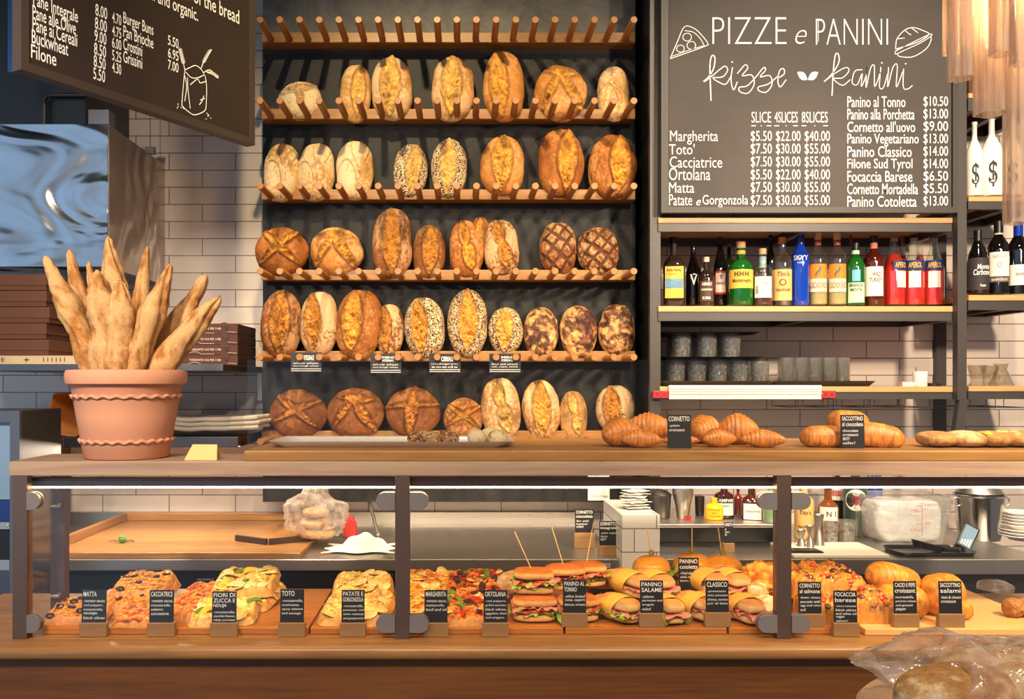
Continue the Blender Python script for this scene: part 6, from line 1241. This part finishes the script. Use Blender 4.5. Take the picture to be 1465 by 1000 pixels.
sc_ = thing('ice_scoop', 'black ice scoop lying on the oval black tray', 'scoop', (X_(1334, 3.2), 3.20, ZC + .0042)); q = B(); rings(q, [(.05, .022, .02, 0), (.06, .03, .025, .022), (.057, .028, .023, .022), (.045, .02, .018, .004)]); o = obj('scoop_bowl', q, plain('scoop_black', (40, 38, 38), .3), sc_, smooth=True, ang=60); o.rotation_euler = (0, .25, 0); o.location = (-.02, 0, .012)
obj('handle', B().tube([(.03, 0, .014), (.10, .005, .010)], [.010, .008], 12), _m['scoop_black'], sc_, smooth=True)
cr = thing('card_reader', 'card reader with a bluish screen, propped upright on the oval tray', 'card reader', (X_(1378, 3.22), 3.23, ZC + .004), rot=(-.42, .5, -.3)); obj('case', B().box(-.028, .028, 0, .012, .012, .110, r=.004), BLACK, cr); obj('screen', B().box(-.022, .022, -.0008, .0002, .022, .104), plain('screen_blue', (120, 150, 172), .15), cr)
q = B()
for k in range(4): q.box(-.016 + k*.009, -.011 + k*.009, -.0014, -.0008, .026, .044 + .004*k)
obj('screen_print', q, INKW, cr)
tag(obj('crumpled_film', crumple(.045, .04, .014, 88, .3, 24, 36), BAGP, smooth=True, ang=None, loc=(X_(1425, 2.60), 2.60, ZB + .016)), 'crumpled clear film at the back of the pale serving board', 'plastic film')
# ------------------------------------------------------------------ left of the bread wall
# steel wall shelves
def wshelf(lab, x0, x1, y0, y1, Y, xe=None):
    a, b = P(x0, y1, Y), P(x1, y0, Y); b.x = -.856; t = thing('steel_shelf', lab, 'shelf', (0, 0, 0), group='steel wall shelves left of the bread wall'); obj('board', B().box(a.x, b.x, Y, 3.872, a.z, b.z, r=.002), STEELD, t)
    for x in (a.x + .1, b.x - .04): obj('bracket', B().prism([(0, 0), (.02, 0), (.02, -.12), (0, -.12)], 3.84, 3.872), STEEL, t, loc=(x, 0, a.z))
    return b.z
zA = wshelf('upper steel wall shelf holding two stacks of cardboard boxes', -60, 368, 521, 531, 3.14)
zB_ = wshelf('lower steel wall shelf with old newspapers on it', 90, 372, 625, 640, 3.35)
CARD = plain('cardboard', (98, 58, 36), .8, var=.08, scale=8); CARDE = plain('cardboard_edge', (108, 62, 36), .8)
xf, xr = X_(-90, 3.16), X_(67, 3.16); zz0 = zA + .032; hh_ = (P(0, 392, 3.16).z - zz0)/5
cu = thing('flat_carton', 'flat opened pale carton under the left stack of brown boxes', 'carton', (0, 0, 0)); obj('sheet', B().box(xf, X_(112, 3.15), 3.15, 3.6, zA + .0005, zA + .031), plain('carton_pale', (206, 180, 140), .8, var=.1), cu)
q = B(); write(q, 'E', X_(2, 3.15), zA + .009, X_(7, 3.15), zA + .024, 3.1488); q.ribbon([(X_(34, 3.15), zA+.016), (X_(42, 3.15), zA+.016)], .003, 3.1488); q.ribbon([(X_(38, 3.15), zA+.008), (X_(38, 3.15), zA+.024)], .003, 3.1488)
for k in range(6): q.box(X_(62+k*6, 3.15), X_(63+k*6, 3.15), 3.1486, 3.149, zA + .010, zA + .024)
obj('lettering', q, INK, cu)
for k in range(5):
    j = random.Random(k).uniform(-.008, .006); t = thing('cardboard_box', f"brown cardboard box, {('lowest', 'second from the bottom', 'middle one', 'second from the top', 'topmost')[k]} of the left stack", 'box', (0, 0, zz0 + k*hh_), group='brown cardboard boxes in the left stack')
    obj('box_body', B().box(xf + j, xr + j, 3.16 + abs(j), 3.56, .0004, hh_*.62, r=.002), CARD, t); obj('box_lid', B().box(xf + j - .002, xr + j + .003, 3.157 + abs(j), 3.563, hh_*.30, hh_ - .0015, r=.002), CARD, t)
PIZ = plain('pizza_box', (84, 44, 34), .7, var=.06); PIZS = plain('pizza_box_side', (38, 30, 28), .7)
xf, xr = X_(221, 3.4), X_(340, 3.4); hz_ = (P(0, 463, 3.4).z - zA)/4
for k in range(4):
    t = thing('pizza_box', f"dark brown printed pizza box, {('lowest', 'second lowest', 'second highest', 'topmost')[k]} of the right stack", 'pizza box', (0, 3.4, zA + .0006 + k*hz_), group='printed pizza boxes in the right stack')
    obj('box_body', B().box(xf, xr, 0, .30, 0, hz_ - .0012, r=.001), PIZ, t); obj('side_panel', B().box(xr + .0001, xr + .0012, .01, .29, .004, hz_ - .004), PIZS, t)
    q = B()
    for s_ in (.14, .84):   # round locking tabs
        cx = xf + (xr-xf)*s_; pts = [(cx + .020*math.cos(g), hz_*.78 + .013*math.sin(g)) for g in np.linspace(-.3, PI+.3, 14)]; q.prism(pts, -.0012, -.0002)
    obj('locking_tab', q, PIZ, t); q = B(); W = xr - xf
    write(q, '1058 DUNDAS ST. TORONTO 416 955 1100' if False else 'TORONTO 416 955 1100', xf + W*.42, hz_*.40, xf + W*.80, hz_*.62, -.0022, bold=.02); write(q, 'YOU', xf + W*.18, hz_*.40, xf + W*.25, hz_*.62, -.0022, bold=.02)
    q.ribbon([(xf + W*.02, hz_*.10), (xf + W*.40, hz_*.10), (xf + W*.46, hz_*.28), (xf + W*.52, hz_*.28), (xf + W*.56, hz_*.08), (xf + W*.72, hz_*.08)], .0016, -.0022, smooth=False); q.ribbon([(xf + W*.88, hz_*.22), (xf + W*.99, hz_*.16)], .0014, -.0022, smooth=False)
    obj('lettering', q, plain('print_cream', (222, 196, 170), .7) if 'print_cream' not in _m else _m['print_cream'], t)
    q = B()
    for s_ in (.10, .84): q.prism([(xf + W*s_, hz_*.45), (xf + W*(s_+.05), hz_*.32), (xf + W*(s_+.05), hz_*.62)], -.0012, -.0003)
    obj('slot', q, BLACK, t)
# newspapers
for k in range(3):
    r = random.Random(k+5); u, v = np.meshgrid(np.linspace(-1, 1, 40), np.linspace(-1, 1, 14), indexing='ij'); Xn = np.stack([u*.20, v*.13, .004*fbm(np.stack([u*2, v*2, 0*u], -1)*1.3, 2) + .008*np.abs(u)**2 + .004], -1)
    o = obj('newspaper', B().grid(Xn), plain('newsprint', (176, 164, 150), .9, var=.25, scale=60, stretch=(1, 1, 8)) if 'newsprint' not in _m else _m['newsprint'], smooth=True, ang=None, loc=(X_(308, 3.52) + r.uniform(-.01, .01), 3.52, zB_ + .016 + k*.0175)); md = o.modifiers.new('thickness', 'SOLIDIFY'); md.thickness = .016
    tag(o, f"folded newspaper, {('bottom', 'middle', 'top')[k]} one of the pile right of the flower pot", 'newspaper', 'folded newspapers on the lower steel shelf')
# brown paper bag lying open, cardboard carton
n, m = 14, 40; Xb = np.zeros((n, m, 3))
for i in range(n):
    q = i/(n-1)
    for j in range(m):
        g = TAU*j/(m-1); Xb[i, j] = (.085*math.copysign(abs(math.cos(g))**.6, math.cos(g))*(1 - .1*q) + .004*math.sin(5*g)*(1-q), q*.26 + .012*math.sin(3*g)*(1-q), .082*math.copysign(abs(math.sin(g))**.6, math.sin(g))*(1-.12*q))
b = B().grid(Xb); pb = thing('paper_bag', 'brown paper bag lying open towards the room, left of the flower pot', 'bag', (X_(97, 3.42), 3.40, zB_ + .084), rot=(0, .12, -.25)); o = obj('bag_wall', b, plain('kraft_paper', (196, 126, 58), .8, var=.1, bump=.2), pb, smooth=True, ang=None); md = o.modifiers.new('thickness', 'SOLIDIFY'); md.thickness = .0015
obj('bag_bottom', B().box(-.074, .074, .255, .258, -.07, .07), _m['kraft_paper'], pb)
a, b = P(28, 655, 3.62), P(66, 590, 3.62); ct = thing('cardboard_carton', 'grey-brown cardboard carton beside the steel oven', 'box', (0, 0, 0)); obj('carton_body', B().box(a.x - .1, b.x, 3.62, 3.845, ZC + .0005, b.z), plain('carton_grey', (104, 80, 66), .8), ct); obj('tape', B().box(a.x - .1, b.x + .0005, 3.6185, 3.6199, b.z - .135, b.z - .10), plain('tape', (160, 142, 126), .4), ct)
# steel hood
HS = steel('hood_steel', (164, 170, 176), .2, wave=.45, wscale=(2.2, 2.2, 4.6), brush=(40, 1, 40), bstr=.03); HS2 = steel('hood_side_steel', (196, 180, 166), .3, wave=.35, wscale=(3, 3, 3))
a, b = P(-160, 382, 3.26), P(155, 177, 3.26); hd = thing('range_hood', 'big brushed steel extraction hood with swirling reflections', 'range hood', (0, 0, 0))
obj('hood_shell', B().box(a.x, b.x - .0015, 3.26, 3.870, a.z, b.z, r=.002), HS, hd); obj('side_sheet', B().box(b.x - .001, b.x + .001, 3.264, 3.868, a.z + .002, b.z - .002), HS2, hd)
q0 = P(128, 177, 3.28); obj('bracket', B().box(q0.x, P(157, 0, 3.28).x, 3.27, 3.33, b.z + .0005, P(0, 158, 3.28).z), plain('grey_metal', (112, 112, 116), .4, .5), hd)
w0 = P(215, 172, 3.70); hk = thing('hanging_hook', 'small wall bracket on a wire above the hood', 'bracket', (0, 0, 0)); obj('wire', B().tube([(w0.x, 3.7, b.z + .02), (w0.x, 3.7, 3.945)], .0015, 6), BLACK, hk); obj('clip', B().box(w0.x - .018, w0.x + .02, 3.69, 3.71, b.z + .0008, b.z + .03), GREYPL, hk)
a, b = P(-160, 176, 3.42), P(122, -60, 3.42); ob = thing('duct_box', 'black ventilation box above the steel hood', 'duct', (0, 0, 0)); obj('box_body', B().box(a.x, b.x, 3.42, 3.868, bpy.data.objects['hood_shell'].dimensions.z * 0 + P(0, 177, 3.26).z + .001, 3.94), BLACK, ob)
q = B(); c0, c1 = P(64, 176, 3.40), P(64, 136, 3.40); c2 = P(140, 136, 3.40); q.tube([(c0.x, 3.40, P(0, 177, 3.26).z + .003), (c1.x, 3.40, c1.z - .02), (c1.x + .01, 3.40, c1.z - .004), (c1.x + .03, 3.40, c1.z), (c2.x, 3.40, c2.z)], .008, 12); obj('pipe', q, plain('pipe_grey', (70, 66, 64), .4, .5), ob, smooth=True)
a, b = P(11, 103, 3.0), P(27, -60, 3.0); tag(obj('daylit_post', B().box(a.x, b.x, 3.0, 3.03, a.z, 3.9495), plain('daylight_blue', (24, 84, 140), .4)), 'metal strip tinted with blue daylight, hanging behind the left end of the bread board', 'metal strip')  # blue daylight on the metal is put into its colour
# steel oven at the far left
a, b = P(-160, 660, 2.80), P(28, 588, 2.80); ov = thing('steel_oven', 'tall steel oven with a dark glass door tinted by blue daylight at the left edge', 'oven', (0, 0, 0)); zo = b.z; OF = plain('oven_frame', (104, 106, 112), .35, .6)
Zp = lambda y: P(0, y, 2.80).z; xo = b.x
obj('body', B().box(a.x, xo, 2.815, 3.09, 0, zo), STEELD, ov)
f = B().box(P(14, 0, 2.8).x, xo, 2.80, 2.8145, .3, zo).box(a.x, P(14, 0, 2.8).x, 2.80, 2.8145, Zp(604), zo); obj('frame', f, OF, ov)
obj('glass_door', B().box(a.x, P(13.5, 0, 2.8).x, 2.805, 2.8145, Zp(715), Zp(609), r=.001), plain('oven_glass', (120, 150, 176), .15, var=.2, scale=5), ov)  # blue daylight on the door is put into the glass colour
obj('control_panel', B().box(a.x, P(13.5, 0, 2.8).x, 2.806, 2.8145, Zp(746), Zp(716)), plain('panel_daylight_blue', (16, 44, 110), .25), ov)  # deep blue stands for daylight falling on this strip
rr_ = obj('rail', B().box(a.x, P(13.5, 0, 2.8).x, 2.800, 2.8145, Zp(757), Zp(747)), STEEL, ov); obj('dark_door', B().box(a.x, P(13.5, 0, 2.8).x, 2.806, 2.8145, Zp(800), Zp(758)), BLACK, ov); obj('rail', B().box(a.x, P(13.5, 0, 2.8).x, 2.80, 2.8145, Zp(816), Zp(801)), STEEL, ov); obj('lower_door', B().box(a.x, P(13.5, 0, 2.8).x, 2.806, 2.8145, .2, Zp(817)), STEELD, ov)
obj('bolt', B().tube([(P(10, 0, 2.8).x, 2.7995, Zp(752)), (P(10, 0, 2.8).x, 2.796, Zp(752))], .004, 12), STEEL, rr_, smooth=True)
# ---- hanging bread price board: plane turned towards the street
pr0 = P(360, 209, 2.90); dirv = Vector((.59, 1, 0)).normalized(); nrm = Vector((dirv.y, -dirv.x, 0))  # towards the camera side
def hb(px_, py_):
    ray = Vector(((px_-CX)/FPX, 1, (CY-py_)/FPX)); o_ = Vector((0, 0, CZ)); t_ = (pr0 - o_).dot(nrm) / ray.dot(nrm); p = o_ + ray*t_ - pr0
    return (p.dot(dirv), p.z)
Lw = -hb(25, 100)[0]; ang_ = math.atan2(dirv.y, dirv.x)
hbd = thing('hanging_menu_board', 'tilted hanging chalk board with bread prices and a drawn flour sack', 'menu board', pr0, ang_)
fr = .022; HH = 3.93 - pr0.z
obj('panel', B().box(-Lw + fr, -fr, -.012, .012, fr, HH*.62), BROWNBOARD, hbd)
f = B().box(-Lw, 0, -.015, .022, 0, fr).box(-Lw, -Lw + fr, -.015, .022, fr, HH*.62).box(-fr, 0, -.015, .022, fr, HH*.62).box(-Lw, 0, -.015, .022, HH*.62, HH*.62 + fr); obj('frame', f, plain('frame_brown', (62, 50, 42), .5), hbd)
for x in (-Lw + .12, -.12): obj('hanging_rod', B().tube([(x, 0, HH*.62 + fr), (x, 0, 3.949 - pr0.z)], .005, 10), BLACK, hbd, smooth=True)
L = B(); y0_ = -.0132
def hw_(body, xl_, yb_, xr_, hpx, bold=.004, desc=False):
    s0, z0 = hb(xl_, yb_); s1, _z = hb(xr_, yb_); k = hb(xl_, yb_ - hpx)[1] - z0; write(L, body, s0, z0 - (k*.25 if desc else 0), s1, z0 + k, y0_, bold=bold)
for t_, x0_, yb_, x1_, d_ in (('Pane Integrale', 43, 10, 107, True), ('Pane alle Olive', 42, 28, 104, False), ('Pane ai Cereali', 42, 45, 106, False), ('Buckwheat', 41, 63, 93, False), ('Filone', 40, 84, 76, False)): hw_(t_, x0_, yb_, x1_, 20, desc=d_)
obj('lettering', L, CHALK, hbd); L = B()
for k, (q, yb_) in enumerate((('8.00', 23), ('8.00', 42), ('9.00', 60), ('8.50', 78.5), ('8.50', 96), ('5.50', 114))): hw_(q, 132 - k*.6, yb_, 149 - k*.6, 17)
obj('lettering', L, CHALK, hbd); L = B()
for k, (q, yb_) in enumerate((('4.70', 33), ('4.75', 52), ('6.00', 69), ('5.25', 87), ('4.30', 104))): hw_(q, 156, yb_, 169, 15)
for t_, yb_, x1_, d_ in (('Burger Buns', 35, 215, True), ('Pan Brioche', 54, 215, False), ('Crostini', 72, 199, False), ('Grissini', 90, 199, False)): hw_(t_, 172, yb_, x1_, 17, desc=d_)
obj('lettering', L, CHALK, hbd); L = B()
for q, yb_ in (('5.50', 65), ('6.95', 83), ('7.00', 100)): hw_(q, 236, yb_, 251, 14)
obj('lettering', L, CHALK, hbd); L = B()
def hr_(body, xr_, yr_, width, hpx, desc=False):
    s1, z0 = hb(xr_, yr_); k = hb(xr_, yr_ - hpx)[1] - z0; write(L, body, s1 - width, z0 - (k*.25 if desc else 0), s1, z0 + k, y0_, bold=.004)
hr_('the ingredients of the bread', 338, 37, .44, 21, True); hr_('are natural and organic.', 279, 33, .30, 19, True)
obj('lettering', L, CHALK, hbd)
D = B()
def hs(pts, wd=.0028, z=3.846): D.ribbon([hb(x/z, y/z) for x, y in pts], wd, y0_)
hs([(1000,390),(985,560),(990,590),(1030,625),(1060,635),(1110,612),(1118,570),(1120,480),(1112,420)]); hs([(1000,390),(1030,375),(1060,365),(1090,385),(1105,410)]); hs([(1005,400),(1035,430),(1070,432),(1110,415)]); hs([(1030,470),(1070,440),(1085,460),(1120,450)]); hs([(1000,420),(1010,480),(1000,560)]); hs([(1015,430),(1018,500),(1030,600)]); hs([(1105,530),(1095,560),(1080,580)]); hs([(1110,545),(1085,555)])
for q in ([(1000,388),(990,340),(970,265)], [(1090,380),(1110,330),(1145,275)], [(1100,405),(1140,390),(1185,435)]):
    hs(q, .003)
    for i in range(9):
        t_ = .35 + i*.07; x, y = (np.array(q[0])*(1-t_)**2 + 2*np.array(q[1])*t_*(1-t_) + np.array(q[2])*t_*t_); hs([(x-10, y-6), (x, y+4), (x+10, y-6)], .0022)
for i in range(12): r = random.Random(i); x, y = (950 + r.random()*45, 572 + r.random()*30) if i < 6 else (1105 + r.random()*45, 620 + r.random()*38); hs([(x, y), (x+5, y+3)], .003)
obj('chalk_drawing', D, CHALK, hbd)
# ------------------------------------------------------------------ wrapped loaf on a round stand in the foreground
Yf = 1.0; cst = P(1452, 0, Yf); zst = 1.116
st = thing('round_stand', 'round pale wooden pedestal table in front of the counter', 'table', (cst.x, Yf, 0))
obj('table_top', B().lathe([(.10, zst-.032), (.160, zst-.032), (.166, zst-.026), (.166, zst-.006), (.160, zst), (.02, zst)], 72), plain('stand_wood', (206, 172, 132), .5, var=.08, scale=4, stretch=(1, 8, 8)), st, smooth=True, ang=40)
obj('pedestal', B().lathe([(.15, 0), (.15, .02), (.03, .05), (.025, .6), (.03, zst-.05), (.08, zst-.0325)], 40), IRON, st, smooth=True)
bag = crumple(.150, .078, .044, 93, .22, 60, 90)
X = bag.v[0]; tw = np.clip((-X[:, 0] - .08) / .07, 0, 1); X[:, 1] *= 1 - .6*tw; X[:, 2] = X[:, 2]*(1 - .55*tw) + .012*tw
FILM = glass('bread_bag_film', (250, 246, 240), 2.2, haze=.27, wave=.9, wscale=34, rough=.18, hazecol=(250, 224, 200))
o = obj('plastic_bread_bag', bag, FILM, smooth=True, ang=None, loc=(P(1436, 0, 1.0).x, 1.0, zst + .043)); o.rotation_euler = (0, 0, -.12); tag(o, 'shiny clear plastic bag around pale loaves on the round stand', 'bag')
for k, (x, y, hx, lb) in enumerate(((1366, .965, .068, 'pale flat loaf at the left inside the plastic bag'), (1478, .97, .062, 'pale flat loaf at the right inside the plastic bag'), (1432, 1.035, .085, 'pale loaf at the back inside the plastic bag'))):
    q = obj('flat_loaf', loaf_mesh('flat_loaf', hx, .036, .040, 'plain', 'pale', 930+k, .5, None, 40, 60), CRUST, loc=(P(x, 0, y).x, y, zst + .037)); tag(q, lb, 'bread', 'loaves inside the plastic bag')
